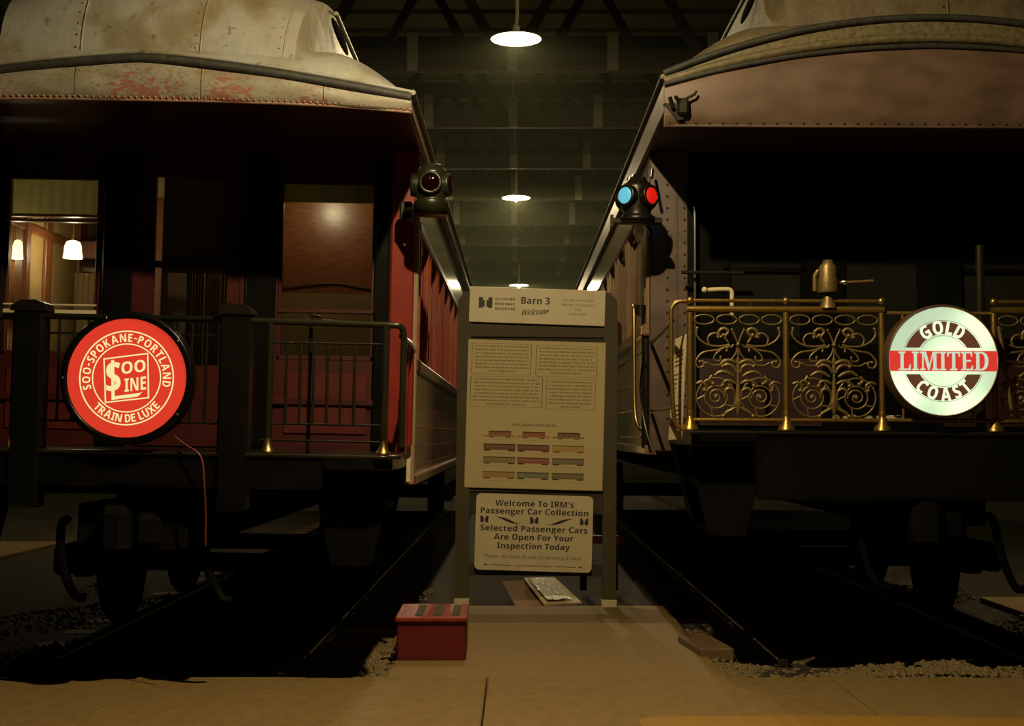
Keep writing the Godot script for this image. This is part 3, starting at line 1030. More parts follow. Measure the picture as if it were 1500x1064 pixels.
func build_right_car() -> void:
	var xf := Transform3D(Basis(Vector3.BACK, deg_to_rad(-.3)), Vector3(2.42, 0, -7.87))
	car_r = xf
	var car := thing("observation_car", "brown observation car with ornate brass platform railing", "train car", xf)
	var piers := [[-1.2, -1.34], [-2.75, -2.95]]
	var z := -3.8
	while z > -19.2:
		piers.append([z, z - .3])
		z -= 1.05
	var P := {
		rw = 1.58, hw = 1.55, length = 20.0, end_z = -1.2, floor_y = 1.42, soffit = 3.29, beam = .4,
		hem = func(_x: float) -> float: return 3.184,
		ribb = func(x: float) -> float: return 3.652 - .225 * (x / 1.57) ** 2,
		ribt = func(x: float) -> float: return 3.845 - .345 * (x / 1.58) ** 2,
		deck_base = 3.86, deck_edge = 3.47, nose_deck = .4, nose_cl = .9, cw0 = .84, cw1 = .93, cl_side = 4.28, cl_mid = 4.45,
		seams = [-1.58, 1.58], rivet_up = .018, rivet_r = .0085, rivet_gap = .078,
		nose_seams = [.1], vent = [.06, 4.08], ribs = [[.04, .016, .024, M.rib_dark], [.3, .028, .014, M.rib_olive], [.95, .021, .006, M.rib_dark]], band = M.rib_olive,
		eave_low = 3.27, sill = 1.3, belt = 2.08, head = 2.95, piers = piers, rivet_rows = .2,
		m_roof = M.roof_brown, m_fascia = M.brown, m_hem = M.brown, m_rivet = M.rib_dark, m_rib = M.rib_dark, m_eave = M.brown, m_gutter = M.rib_olive,
		m_low = M.olive_side, m_sill = M.brown_side, m_belt = M.brown_side, m_letter = M.brown_side, m_pier = M.brown_side, m_bead = M.bead_tan, m_soffit = M.brown, m_edge = M.iron,
	}
	build_roof(P, car)
	for sg in [-1.0, 1.0]:
		build_side(P, car, sg)
	build_running_gear(P, car)
	var ez := -1.2
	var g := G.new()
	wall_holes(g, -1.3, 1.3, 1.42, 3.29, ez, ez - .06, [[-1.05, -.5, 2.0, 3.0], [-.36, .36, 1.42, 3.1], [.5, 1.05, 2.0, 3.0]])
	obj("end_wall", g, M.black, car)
	for sg in [-1.0, 1.0]:
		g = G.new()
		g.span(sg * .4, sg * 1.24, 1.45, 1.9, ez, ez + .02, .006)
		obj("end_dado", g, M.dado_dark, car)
	for sg in [-1.0, 1.0]:
		g = G.new()
		g.span(sg * 1.29, sg * 1.55, 1.28, 3.29, ez + .02, ez - .1, .01)
		var cp := obj("corner_post", g, M.brown, car)
		g = G.new()
		for xx in [1.315, 1.43]:
			for i in 22:
				g.ball(Vector3(sg * xx, 1.5 + .078 * i, ez + .022), .009, 6)
		obj("post_rivets", g, M.rib_dark, cp).set_meta("kind", "stuff")
		g = G.new()
		g.span(sg * 1.36, sg * 1.375, 1.3, 3.19, ez + .02, ez + .028, .003)
		obj("post_seam_strip", g, M.brown, cp)
		var win := sub("end_window", car)
		g = G.new()
		var a: float = sg * .5
		var b: float = sg * 1.05
		g.span(a, b, 2.0, 2.04, ez, ez - .05, .004)
		g.span(a, b, 2.96, 3.0, ez, ez - .05, .004)
		g.span(a, b, 2.48, 2.51, ez, ez - .05, .004)
		g.span(a, a + sg * .04, 2.0, 3.0, ez, ez - .05, .004)
		g.span(b - sg * .04, b, 2.0, 3.0, ez, ez - .05, .004)
		obj("sash_frame", g, M.black, win)
		g = G.new()
		g.span(a, b, 2.02, 2.98, ez - .03, ez - .036)
		obj("pane", g, M.dark_glass, win)
		g = G.new()
		g.tube([Vector3(sg * 1.255, 1.42, ez + .09), Vector3(sg * 1.255, 2.9, ez + .09)], .012, 8)
		g.tube([Vector3(sg * 1.255, 2.88, ez + .09), Vector3(sg * 1.255, 2.9, ez)], .012, 8)
		obj("grab_pole", g, M.steel, car)
	var door := sub("end_door", car)
	g = G.new()
	wall_holes(g, -.36, .36, 1.43, 3.1, ez - .01, ez - .055, [[-.24, .24, 2.0, 3.0]])
	obj("door_leaf", g, M.black, door)
	g = G.new()
	g.span(-.25, .25, 1.98, 3.02, ez - .03, ez - .036)
	obj("pane", g, M.dark_glass, door)
	# horizontal bar, brake handle and fascia bracket
	g = G.new()
	var inv := xf.affine_inverse()
	g.tube([inv * at(998, 399, 8.9), inv * at(1090, 400, 8.9)], .013, 8)
	obj("grab_bar", g, M.iron_gloss, car)
	g = G.new()
	g.tube(spline([inv * at(1037, 425, 8.3), inv * at(1060, 424, 8.3), inv * at(1071, 426, 8.3), inv * at(1072, 440, 8.3), inv * at(1072, 462, 8.3)], 4), .014, 8)
	g.ball(inv * at(1032, 425, 8.3), .02, 8)
	obj("brake_handle", g, M.cream_paint, car)
	g = G.new()
	g.box(inv * at(1000, 157, 7.82), Vector3(.07, .1, .06), .015)
	g.prism(PackedVector2Array([Vector2(-1.585, 3.31), Vector2(-1.49, 3.31), Vector2(-1.47, 3.215), Vector2(-1.505, 3.21)]), .0, .05)
	g.tube([inv * at(986, 158, 7.8), inv * at(981, 142, 7.78)], .012, 6)
	g.tube([inv * at(996, 150, 7.8), inv * at(989, 141, 7.78)], .012, 6)
	g.tube([inv * at(996, 149, 7.8), inv * at(1018, 138, 7.8), inv * at(1020, 133, 7.8)], .008, 6)
	obj("flag_bracket", g, M.iron, car)
	# brass railing
	var rail := sub("brass_railing", car)
	var posts := [-1.43, -.876, -.324, .324, .876, 1.43]
	for pr in [[2.118, .02, "top_rail"], [2.168, .011, "upper_rail"], [1.478, .013, "bottom_rail"]]:
		for seg in [[-1.45, -.31], [.31, 1.45]]:
			g = G.new()
			g.tube([Vector3(seg[0], pr[0], 0), Vector3(seg[1], pr[0], 0)], pr[1], 10)
			obj(pr[2], g, M.brass, rail)
	for x in posts:
		g = G.new()
		g.lathe([Vector2(.021, 1.5), Vector2(.021, 1.53), Vector2(.017, 1.54), Vector2(.018, 2.1)], 12, Transform3D(Basis(), Vector3(x, 0, 0)))
		obj("rail_post", g, M.brass, rail)
		g = G.new()
		g.lathe([Vector2(.05, 1.42), Vector2(.047, 1.437), Vector2(.03, 1.46), Vector2(.02, 1.5)], 16, Transform3D(Basis(), Vector3(x, 0, 0)))
		obj("post_foot", g, M.brass, rail)
		g = G.new()
		g.ball(Vector3(x, 2.168, 0), .023, 12)
		obj("ball_finial", g, M.brass, rail)
	var proto := build_scroll_panel()
	for x in [-1.153, -.6, .6, 1.153]:
		var p: Node3D = proto.duplicate()
		p.name = "scroll_panel"
		rail.add_child(p, true)
		p.position = Vector3(x, 1.75, 0)
		# the loops under the top rail
		for k in 4:
			var gl := G.new()
			var pts := []
			for i in 17:
				var a := TAU * i / 16
				pts.append(Vector3(x - .195 + .13 * k + cos(a) * .058, 2.058 + sin(a) * .028, 0))
			gl.tube(pts, .005, 6, false)
			obj("frieze_loop", gl, M.brass_old, rail)
	proto.free()
	g = G.new()
	g.tube(spline([Vector3(-1.44, 2.165, 0), Vector3(-1.5, 2.16, 0), Vector3(-1.53, 2.13, 0), Vector3(-1.538, 2.08, 0), Vector3(-1.538, 1.8, 0), Vector3(-1.525, 1.52, 0), Vector3(-1.5, 1.44, 0), Vector3(-1.44, 1.425, 0)], 5), .013, 10)
	obj("corner_pipe", g, M.brass, rail)
	g = G.new()
	g.tube([Vector3(-1.53, 2.05, -.0), Vector3(-1.54, 2.02, -.6), Vector3(-1.54, 2.0, -1.15)], .013, 8)
	obj("side_rail", g, M.iron_gloss, rail)
	g = G.new()
	g.tube([Vector3(-1.53, 1.55, -.0), Vector3(-1.54, 1.55, -.6), Vector3(-1.54, 1.55, -1.15)], .011, 8)
	obj("side_rail", g, M.iron_gloss, rail)
	# gate behind the round sign and the folding gate stay
	g = G.new()
	for y in [1.48, 2.1]:
		g.tube([Vector3(-.31, y, -.01), Vector3(.31, y, -.01)], .012, 8)
	for i in 5:
		g.tube([Vector3(-.2 + .1 * i, 1.48, -.01), Vector3(-.2 + .1 * i, 2.1, -.01)], .008, 8)
	obj("centre_gate", g, M.brass_old, rail)
	g = G.new()
	g.tube([inv * at(1463, 478, 7.83), inv * at(1470, 520, 7.83), inv * at(1482, 600, 7.83)], .013, 8)
	obj("gate_stay", g, M.brass_old, rail)
	g = G.new()
	g.tube([inv * at(1435, 360, 8.5), inv * at(1436, 450, 8.5), inv * at(1437, 632, 8.5)], .028, 10)
	obj("awning_post", g, M.iron_gloss, car)
	# air whistle on the rail
	var wh := sub("back_up_whistle", car)
	var wb := inv * at(1213, 452, 7.87)
	g = G.new()
	g.lathe([Vector2(.05, 0), Vector2(.045, .02), Vector2(.03, .05), Vector2(.02, .08), Vector2(.02, .1)], 14, Transform3D(Basis(), wb))
	obj("whistle_foot", g, M.brass_old, wh)
	g = G.new()
	g.lathe([Vector2(.055, .09), Vector2(.06, .1), Vector2(.06, .17), Vector2(.052, .18), Vector2(.052, .24), Vector2(.03, .265), Vector2(.028, .28), Vector2(0, .285)], 16, Transform3D(Basis(), wb))
	obj("whistle_bell", g, M.brass_old, wh)
	g = G.new()
	g.tube([wb + Vector3(-.055, .22, 0), wb + Vector3(-.075, .19, 0), wb + Vector3(-.075, .1, 0)], .014, 8)
	obj("whistle_pipe", g, M.brass_old, wh)
	g = G.new()
	g.tube([wb + Vector3(.05, .15, .0), wb + Vector3(.1, .15, .01), wb + Vector3(.26, .16, .01)], .009, 8)
	obj("whistle_lever", g, M.brass_old, wh)
	g = G.new()
	g.lathe([Vector2(.008, 0), Vector2(.018, .014), Vector2(.02, .03)], 10, Transform3D(Basis(Vector3.BACK, -PI / 2), wb + Vector3(.07, .15, .01)))
	obj("whistle_nozzle", g, M.steel, wh)
	# low cream board on the platform, side door post and pull handles
	g = G.new()
	g.span(-.52, -.12, 1.475, 1.515, -.25, -.4, .004)
	obj("cream_board", g, M.cream_paint, car)
	g = G.new()
	g.tube(spline([Vector3(-1.6, 2.3, -1.75), Vector3(-1.62, 2.28, -1.6), Vector3(-1.62, 2.2, -1.55), Vector3(-1.62, 1.6, -1.5), Vector3(-1.6, 1.45, -1.45), Vector3(-1.57, 1.42, -1.4)], 5), .013, 8)
	obj("boarding_handle", g, M.brass_dull, car)
	g = G.new()
	g.tube([Vector3(-1.565, 1.3, -1.26), Vector3(-1.565, 2.2, -1.26)], .03, 8)
	g.tube([Vector3(-1.6, 2.19, -1.26), Vector3(-1.6, 2.26, -1.26)], .035, 8)
	obj("vestibule_post", g, M.iron, car)

# ------------------------------------------------------------------ illuminated round signs
func bolt_ring(g: G, r: float, angles: Array) -> void:
	for a in angles:
		g.ball(Vector3(cos(deg_to_rad(a)) * r, sin(deg_to_rad(a)) * r, .03), .008, 8)

func build_red_sign() -> void:
	var R := .318
	var xf := car_l * Transform3D(Basis(), Vector3(0, 1.703, .08))
	var t := thing("drumhead_sign", "round glowing red tail sign lettered in cream on the red car", "sign", xf)
	var g := G.new()
	g.lathe([Vector2(0, 0), Vector2(R + .035, 0), Vector2(R + .04, .012), Vector2(R + .04, .085), Vector2(R + .03, .1), Vector2(R + .004, .1), Vector2(R + .004, .08)], 64, Transform3D(Basis(Vector3.RIGHT, PI / 2), Vector3(0, 0, -.07)))
	obj("case", g, M.black, t)
	g = G.new()
	g.tube([Vector3(-.1, R + .03, -.02), Vector3(-.1, .345, -.06), Vector3(.1, .345, -.06), Vector3(.1, R + .03, -.02)], .01, 6)
	g.tube([Vector3(-.12, .3, -.06), Vector3(-.12, .34, -.085)], .008, 6)
	obj("hanger", g, M.iron, t)
	g = G.new()
	g.prism(circle(R, 72), .012, .02)
	obj("lit_face", g, glow(Color(.89, .25, .165), .76, Color(.5, .03, .02)), t)
	var cream := glow(Color(1.0, .93, .66), .9, Color(.35, .32, .22))
	g = G.new()
	g.ring(R * .775, R * .798, 0, TAU, .0195, .0215, 72)
	g.ring(R * .562, R * .582, 0, TAU, .0195, .0215, 72)
	obj("ring_line", g, cream, t)
	var f := font(false, true)
	g = G.new()
	write_arc(g, "SOO-SPOKANE-PORTLAND", f, R * .135, R * .678, 199, -13, .0205, false, .92)
	obj("upper_lettering", g, cream, t)
	g = G.new()
	write_arc(g, "TRAIN DE LUXE", f, R * .135, R * .678, 222, 322, .0205, true, .92)
	obj("lower_lettering", g, cream, t)
	# the slanted monogram plaque
	g = G.new()
	var q := [Vector3(-.389, .312, 0), Vector3(.341, .418, 0), Vector3(.38, -.325, 0), Vector3(-.34, -.418, 0)]
	for i in 4:
		var a: Vector3 = q[i] * R
		var b: Vector3 = q[(i + 1) % 4] * R
		var d := (b - a).normalized()
		var nn := Vector3(-d.y, d.x, 0) * R * .011
		g.prism(PackedVector2Array([Vector2(a.x - nn.x - d.x * .003, a.y - nn.y - d.y * .003), Vector2(b.x - nn.x + d.x * .003, b.y - nn.y + d.y * .003), Vector2(b.x + nn.x + d.x * .003, b.y + nn.y + d.y * .003), Vector2(a.x + nn.x - d.x * .003, a.y + nn.y - d.y * .003)]), .0195, .0215)
	obj("monogram_border", g, cream, t)
	g = G.new()
	var sh := Basis(Vector3(1, .14, 0), Vector3(-.05, 1, 0), Vector3(0, 0, 1))
	write(g, "OO", f, R * .2, Transform3D(sh, Vector3(.11 * R, .19 * R, .0205)), R * .4)
	write(g, "INE", f, R * .22, Transform3D(sh, Vector3(.15 * R, -.1 * R, .0205)), R * .36)
	write(g, "S", f, R * .46, Transform3D(sh, Vector3(-.225 * R, .02 * R, .0205)), R * .24)
	g.prism(PackedVector2Array([Vector2(-.27, .29) * R, Vector2(-.22, .3) * R, Vector2(-.19, -.31) * R, Vector2(.24, -.245) * R, Vector2(.28, -.225) * R, Vector2(.2, -.31) * R, Vector2(-.24, -.375) * R]), .0195, .0215)
	obj("monogram", g, cream, t)
	g = G.new()
	bolt_ring(g, R + .022, [110, 37, 181, 326])
	obj("case_screws", g, M.steel, t)

func build_white_sign() -> void:
	var R := .307
	var xf := car_r * Transform3D(Basis(), Vector3(-.005, 1.818, .1))
	var t := thing("drumhead_sign", "round glowing white tail sign with a red band on the brown car", "sign", xf)
	var g := G.new()
	g.lathe([Vector2(0, 0), Vector2(R + .012, 0), Vector2(R + .016, .02), Vector2(R + .016, .13), Vector2(R + .004, .135), Vector2(R + .002, .13)], 64, Transform3D(Basis(Vector3.RIGHT, PI / 2), Vector3(0, 0, -.115)))
	obj("case", g, mat(L(.06, .03, .015), .5), t)
	var white := glow(Color(.83, .92, .81), .72, Color(.3, .32, .29))
	white.backlight_enabled = true
	white.backlight = Color(.75, .78, .7)
	g = G.new()
	g.prism(circle(R, 72), .01, .012)
	obj("lit_face", g, white, t)
	var line := glow(Color(.36, .36, .28), .25, Color(.2, .18, .12))
	g = G.new()
	g.ring(R * .752, R * .76, deg_to_rad(18), deg_to_rad(162), .012, .0132, 40)
	g.ring(R * .752, R * .76, deg_to_rad(198), deg_to_rad(342), .012, .0132, 40)
	g.ring(R * .468, R * .476, deg_to_rad(31), deg_to_rad(149), .012, .0138, 40)
	g.ring(R * .468, R * .476, deg_to_rad(211), deg_to_rad(329), .012, .0138, 40)
	obj("outline", g, line, t)
	var brown_glow := glow(Color(.36, .225, .15), .8, Color(.2, .1, .06))
	for sg in [1.0, -1.0]:
		g = G.new()
		var poly := PackedVector2Array()
		var a0 := asin(.245 / .735)
		var b0 := asin(.245 / .5)
		for i in 33:
			var a := lerpf(a0, PI - a0, i / 32.0)
			poly.append(Vector2(cos(a) * .735, sin(a) * .735 * sg) * R)
		for i in 33:
			var a := lerpf(PI - b0, b0, i / 32.0)
			poly.append(Vector2(cos(a) * .5, sin(a) * .5 * sg) * R)
		g.prism(poly, .012, .0136)
		obj("brown_field", g, brown_glow, t)
	g = G.new()
	var bp := PackedVector2Array()
	var ab := asin(.19)
	for i in 9:
		var a := lerpf(-ab, ab, i / 8.0)
		bp.append(Vector2(cos(a), sin(a)) * R * .998)
	for i in 9:
		var a := lerpf(PI - ab, PI + ab, i / 8.0)
		bp.append(Vector2(cos(a), sin(a)) * R * .998)
	g.prism(bp, .012, .0142)
	obj("red_band", g, glow(Color(.87, .24, .19), .8, Color(.5, .04, .03)), t)
	var pale := glow(Color(.95, .97, .84), .92, Color(.3, .3, .26))
	g = G.new()
	for d in [Vector2(-.006, 0), Vector2(.006, .0), Vector2(0, .006), Vector2(0, -.006)]:
		write_arc(g, "GOLD", font(false, true), R * .24, R * .622, 133, 50, .0142, false, .86, d * R)
	obj("upper_lettering", g, pale, t)
	g = G.new()
	for d in [Vector2(-.006, 0), Vector2(.006, .0), Vector2(0, .006), Vector2(0, -.006)]:
		write_arc(g, "COAST", font(false, true), R * .235, R * .622, 220, 320, .0142, true, .84, d * R)
	obj("lower_lettering", g, pale, t)
	g = G.new()
	write(g, "LIMITED", font(true, true), R * .345, Transform3D(Basis(), Vector3(0, 0, .0148)), R * 1.66)
	obj("band_lettering", g, glow(Color(.84, .91, .8), .82, Color(.3, .3, .26)), t)
	# bulbs inside the case behind the translucent face
	for b in [Vector2(.6, .54), Vector2(-.68, -.5), Vector2(.36, -.78), Vector2(.08, .0)]:
		g = G.new()
		g.ball(Vector3(b.x * R, b.y * R, -.028), .012, 10)
		obj("bulb", g, M.bulb, t)
		var o := OmniLight3D.new()
		o.name = "sign_bulb_light"
		o.light_color = Color(.93, 1.0, .9)
		o.light_energy = .2
		o.omni_range = 4.0
		o.light_size = .012
		o.shadow_enabled = true
		t.add_child(o, true)
		o.position = Vector3(b.x * R, b.y * R, -.028)

# ------------------------------------------------------------------ marker lamps
func lens(called: String, turn: float, r: float, m: Material, t: Node3D, off: float, rim: Material) -> void:
	var b := Basis(Vector3.UP, turn)
	var x := Transform3D(b * Basis(Vector3.RIGHT, PI / 2), b * Vector3(0, 0, off))
	var g := G.new()
	g.lathe([Vector2(r + .02, -.035), Vector2(r + .018, .0), Vector2(r + .014, .012), Vector2(r, .012), Vector2(r, 0)], 24, x)
	obj("lens_bezel", g, rim, t)
	g = G.new()
	var prof := []
	for i in 7:
		var a := PI * .5 * i / 6.0
		prof.append(Vector2(cos(a) * r, .004 + sin(a) * r * .32))
	g.lathe(prof, 24, x)
	obj(called, g, m, t)

func build_markers() -> void:
	# unlit lamp on the red car
	var inv := car_l.affine_inverse()
	var c := inv * at(632, 272, 8.2)
	var t := thing("marker_lamp", "unlit dark green marker lamp with a dark bull's-eye lens on red car", "lamp", car_l * Transform3D(Basis(), c + Vector3(0, -.18, 0)))
	var green := mat(L(.016, .017, .007), .35)
	green.metallic = .3
	var g := G.new()
	g.lathe([Vector2(0, .0), Vector2(.105, .0), Vector2(.105, .075), Vector2(.095, .085), Vector2(.085, .1), Vector2(.1, .11), Vector2(.1, .25), Vector2(.085, .275), Vector2(.07, .28), Vector2(.07, .3), Vector2(.05, .31), Vector2(0, .315)], 24)
	obj("lamp_body", g, green, t)
	var dark := mat(L(.006, .001, .001), .04)
	dark.metallic_specular = .35
	for k in 4:
		var n := sub("lens_mount", t)
		n.position = Vector3(0, .18, 0)
		lens("lens", deg_to_rad([0, 75, 180, -90][k]), .052, dark, n, .112, green)
	g = G.new()
	g.tube([Vector3(-.1, .04, 0), Vector3(-.16, .04, -.1), Vector3(-.18, .04, -.22)], .016, 8)
	g.box(Vector3(-.165, .05, -.2), Vector3(.08, .12, .07), .01)
	g.tube([Vector3(-.18, .09, -.2), Vector3(-.18, .09, -.34)], .012, 8)
	g.tube([Vector3(-.18, .02, -.2), Vector3(-.18, .02, -.34)], .012, 8)
	obj("bracket", g, green, t)
	# lit lamp on the brown car
	inv = car_r.affine_inverse()
	c = inv * at(933, 290, 8.62)
	t = thing("marker_lamp", "black marker lamp lit with one blue and one red lens", "lamp", car_r * Transform3D(Basis(), c + Vector3(0, -.16, 0)))
	g = G.new()
	g.lathe([Vector2(0, .0), Vector2(.1, .0), Vector2(.115, .02), Vector2(.1, .04), Vector2(.085, .06), Vector2(.1, .09), Vector2(.1, .22), Vector2(.085, .25), Vector2(.06, .27), Vector2(.055, .29), Vector2(.035, .295), Vector2(.03, .31), Vector2(0, .31)], 24)
	obj("lamp_body", g, M.iron, t)
	g = G.new()
	for k in 6:
		g.tube([Vector3(cos(k * 1.05) * .06, .265, sin(k * 1.05) * .06), Vector3(cos(k * 1.05) * .05, .29, sin(k * 1.05) * .05)], .008, 6)
	obj("vent_fins", g, M.iron, t)
	var blue := glow(Color(.42, .78, .88), .82, Color(.1, .3, .4))
	var red := glow(Color(.86, .10, .05), .82, Color(.4, .02, .02))
	for e in [[-42.0, blue], [42.0, red], [138.0, blue], [-138.0, blue]]:
		var n := sub("lens_mount", t)
		n.position = Vector3(0, .16, 0)
		lens("lens", deg_to_rad(e[0]), .053, e[1], n, .118, M.iron)
	var o := OmniLight3D.new()
	o.name = "blue_lens_light"
	o.light_color = Color(.3, .75, .85)
	o.light_energy = .005
	o.light_size = .03
	o.omni_range = 5.0
	o.shadow_enabled = true
	t.add_child(o)
	o.position = Vector3(.1, .16, -.11)
	g = G.new()
	g.span(-.16, .16, -.005, .03, -.06, .02, .006)
	g.tube([Vector3(.05, .02, -.05), Vector3(.12, .0, -.35), Vector3(.14, -.02, -.55)], .014, 8)
	g.tube([Vector3(.1, .3, -.05), Vector3(.13, .4, -.3)], .01, 8)
	g.span(-.17, -.15, -.03, .05, -.04, .02, .003)
	obj("bracket", g, M.iron, t)

# ------------------------------------------------------------------ lamps
func pendant(p: Vector3, ceiling: float, energy: float, label: String) -> void:
	var t := thing("pendant_lamp", label, "lamp", Transform3D(Basis(), p), "shaded pendant lamps under the barn roof")
	var g := G.new()
	g.lathe([Vector2(.03, .075), Vector2(.05, .06), Vector2(.12, .04), Vector2(.225, .005), Vector2(.228, -.002), Vector2(.223, -.004), Vector2(.12, .03), Vector2(.05, .05), Vector2(0, .055)], 36)
	obj("lamp_shade", g, M.enamel, t)
	g = G.new()
	g.lathe([Vector2(0, .13), Vector2(.025, .125), Vector2(.032, .11), Vector2(.032, .07), Vector2(.03, .05)], 14)
	obj("socket", g, M.conduit, t)
	g = G.new()
	var h := ceiling - p.y
	g.tube(spline([Vector3(0, .12, 0), Vector3(.01, .3, 0), Vector3(-.015, h * .4, 0), Vector3(-.04, h * .7, 0), Vector3(-.03, h, 0)], 4), .016, 8)
	obj("conduit_stem", g, M.conduit, t)
	g = G.new()
	g.ball(Vector3(0, -.012, 0), .042, 14, Vector3(1, 1.25, 1))
	obj("bulb", g, M.bulb, t)
	var o := OmniLight3D.new()
	o.name = "pendant_lamp_light"
	o.light_color = L(1.0, .80, .44)
	o.light_energy = energy
	o.light_size = .04
	o.omni_range = 60.0
	o.omni_attenuation = 2.0
	o.shadow_enabled = true
	t.add_child(o)
	o.position = Vector3(0, -.012, 0)

func cabin_lamp(p: Vector3, energy: float, label: String, size := 1.0) -> void:
	var t := thing("cabin_lamp", label, "lamp", car_l * Transform3D(Basis().scaled(Vector3(size, 1.0, size)), p), "glass lamps inside the red car")
	var g := G.new()
	g.lathe([Vector2(.02, .065), Vector2(.045, .055), Vector2(.058, .025), Vector2(.06, -.02), Vector2(.068, -.06), Vector2(.066, -.062), Vector2(.056, -.02), Vector2(.04, .05)], 20)
	var shade := glow(Color(.92, .93, .74), .7, Color(.8, .8, .7))
	shade.backlight_enabled = true
	shade.backlight = Color(.8, .8, .65)
	obj("lamp_shade", g, shade, t)
	g = G.new()
	g.ball(Vector3(0, -.03, 0), .022, 12)
	obj("bulb", g, M.bulb, t)
	g = G.new()
	g.tube([Vector3(0, .06, 0), Vector3(0, 3.135 - p.y, 0)], .006, 8)
	g.lathe([Vector2(.03, 3.11 - p.y), Vector2(.028, 3.135 - p.y), Vector2(0, 3.136 - p.y)], 12)
	obj("bracket", g, M.brass_dull, t)
	var o := OmniLight3D.new()
	o.name = "cabin_lamp_light"
	o.light_color = L(1.0, .83, .5)
	o.light_energy = energy
	o.light_size = .022
	o.omni_range = 8.0
	o.shadow_enabled = true
	t.add_child(o)
	o.position = Vector3(0, -.03, 0)

# ------------------------------------------------------------------ notice boards
func logo(g: G, c: Vector2, w: float, h: float, z: float) -> void:
	# a dark square whose light middle has the shape of a rail seen end on
	var a := w * .5
	var b := h * .5
	for s in [-1.0, 1.0]:
		g.span(c.x + s * a, c.x + s * a * .4, c.y - b * .8, c.y + b, z, z + .0012)
		g.span(c.x + s * a * .4, c.x + s * a * .13, c.y - b * .62, c.y + b * .5, z, z + .0012)

func poster_texture() -> ImageTexture:
	var W := 1024
	var H := 1120
	var im := Image.create(W, H, false, Image.FORMAT_RGBA8)
	var paper := L(.5, .4, .205)
	im.fill(paper)
	var rg := RandomNumberGenerator.new()
	rg.seed = 77
	var grey := L(.09, .065, .03)
	# four blocks of small print: [x, y, w, h, lines]
	for b in [[22, 22, 450, 236, 8], [506, 26, 462, 240, 8], [18, 274, 544, 232, 8], [590, 282, 372, 232, 8]]:
		for i in b[4]:
			var y: int = b[1] + 16 + i * 27
			var x: int = b[0] + 16 + rg.randi_range(0, 16)
			var e: int = b[0] + b[2] - 16 - rg.randi_range(0, 20)
			if i == b[4] - 1:
				x += b[2] / 5
				e -= b[2] / 5
			while x < e:
				var w := rg.randi_range(10, 46)
				w = mini(w, e - x)
				for k in range(0, w, 5):
					im.fill_rect(Rect2i(x + k, y + rg.randi_range(0, 2), 4, 9 + rg.randi_range(0, 3)), paper.lerp(grey, rg.randf_range(.35, .75)))
				x += w + rg.randi_range(6, 10)
	# twelve pictures of cars: long low blocks of colour with windows and dark trucks
	var cols := [L(.26, .11, .06), L(.28, .1, .06), L(.16, .09, .05), L(.17, .1, .06), L(.2, .09, .05), L(.42, .27, .09), L(.24, .2, .08), L(.28, .12, .07), L(.2, .16, .1), L(.36, .22, .1), L(.2, .2, .13), L(.19, .15, .09)]
	for i in 12:
		var w := 240 if i > 2 else 170
		var h := 46 if i > 2 else 42
		var x: int = [250, 505, 768][i % 3] - w / 2
		var y: int = [690, 788, 886, 998][i / 3]
		im.fill_rect(Rect2i(x, y, w, h), cols[i])
		im.fill_rect(Rect2i(x, y, w, 7), cols[i].darkened(.4))
		for k in 12:
			im.fill_rect(Rect2i(x + 8 + k * (w - 16) / 12, y + 14, 9, 13), cols[i].lerp(paper, .35 if k % 3 else .1))
		im.fill_rect(Rect2i(x + 6, y + h, w / 5, 8), cols[i].darkened(.55))
		im.fill_rect(Rect2i(x + w - 6 - w / 5, y + h, w / 5, 8), cols[i].darkened(.55))
		if i < 3:
			im.fill_rect(Rect2i(x - 36, y + h - 10, w + 72, 12), cols[i].lerp(paper, .35))
		im.fill_rect(Rect2i(x + 20, y + h + 24, w - 40, 3), paper.lerp(grey, .25))
	return ImageTexture.create_from_image(im)

func panel_frame(c: Vector3, lean: float) -> Transform3D:
	return Transform3D(Basis(Vector3.BACK, deg_to_rad(-lean)), c)

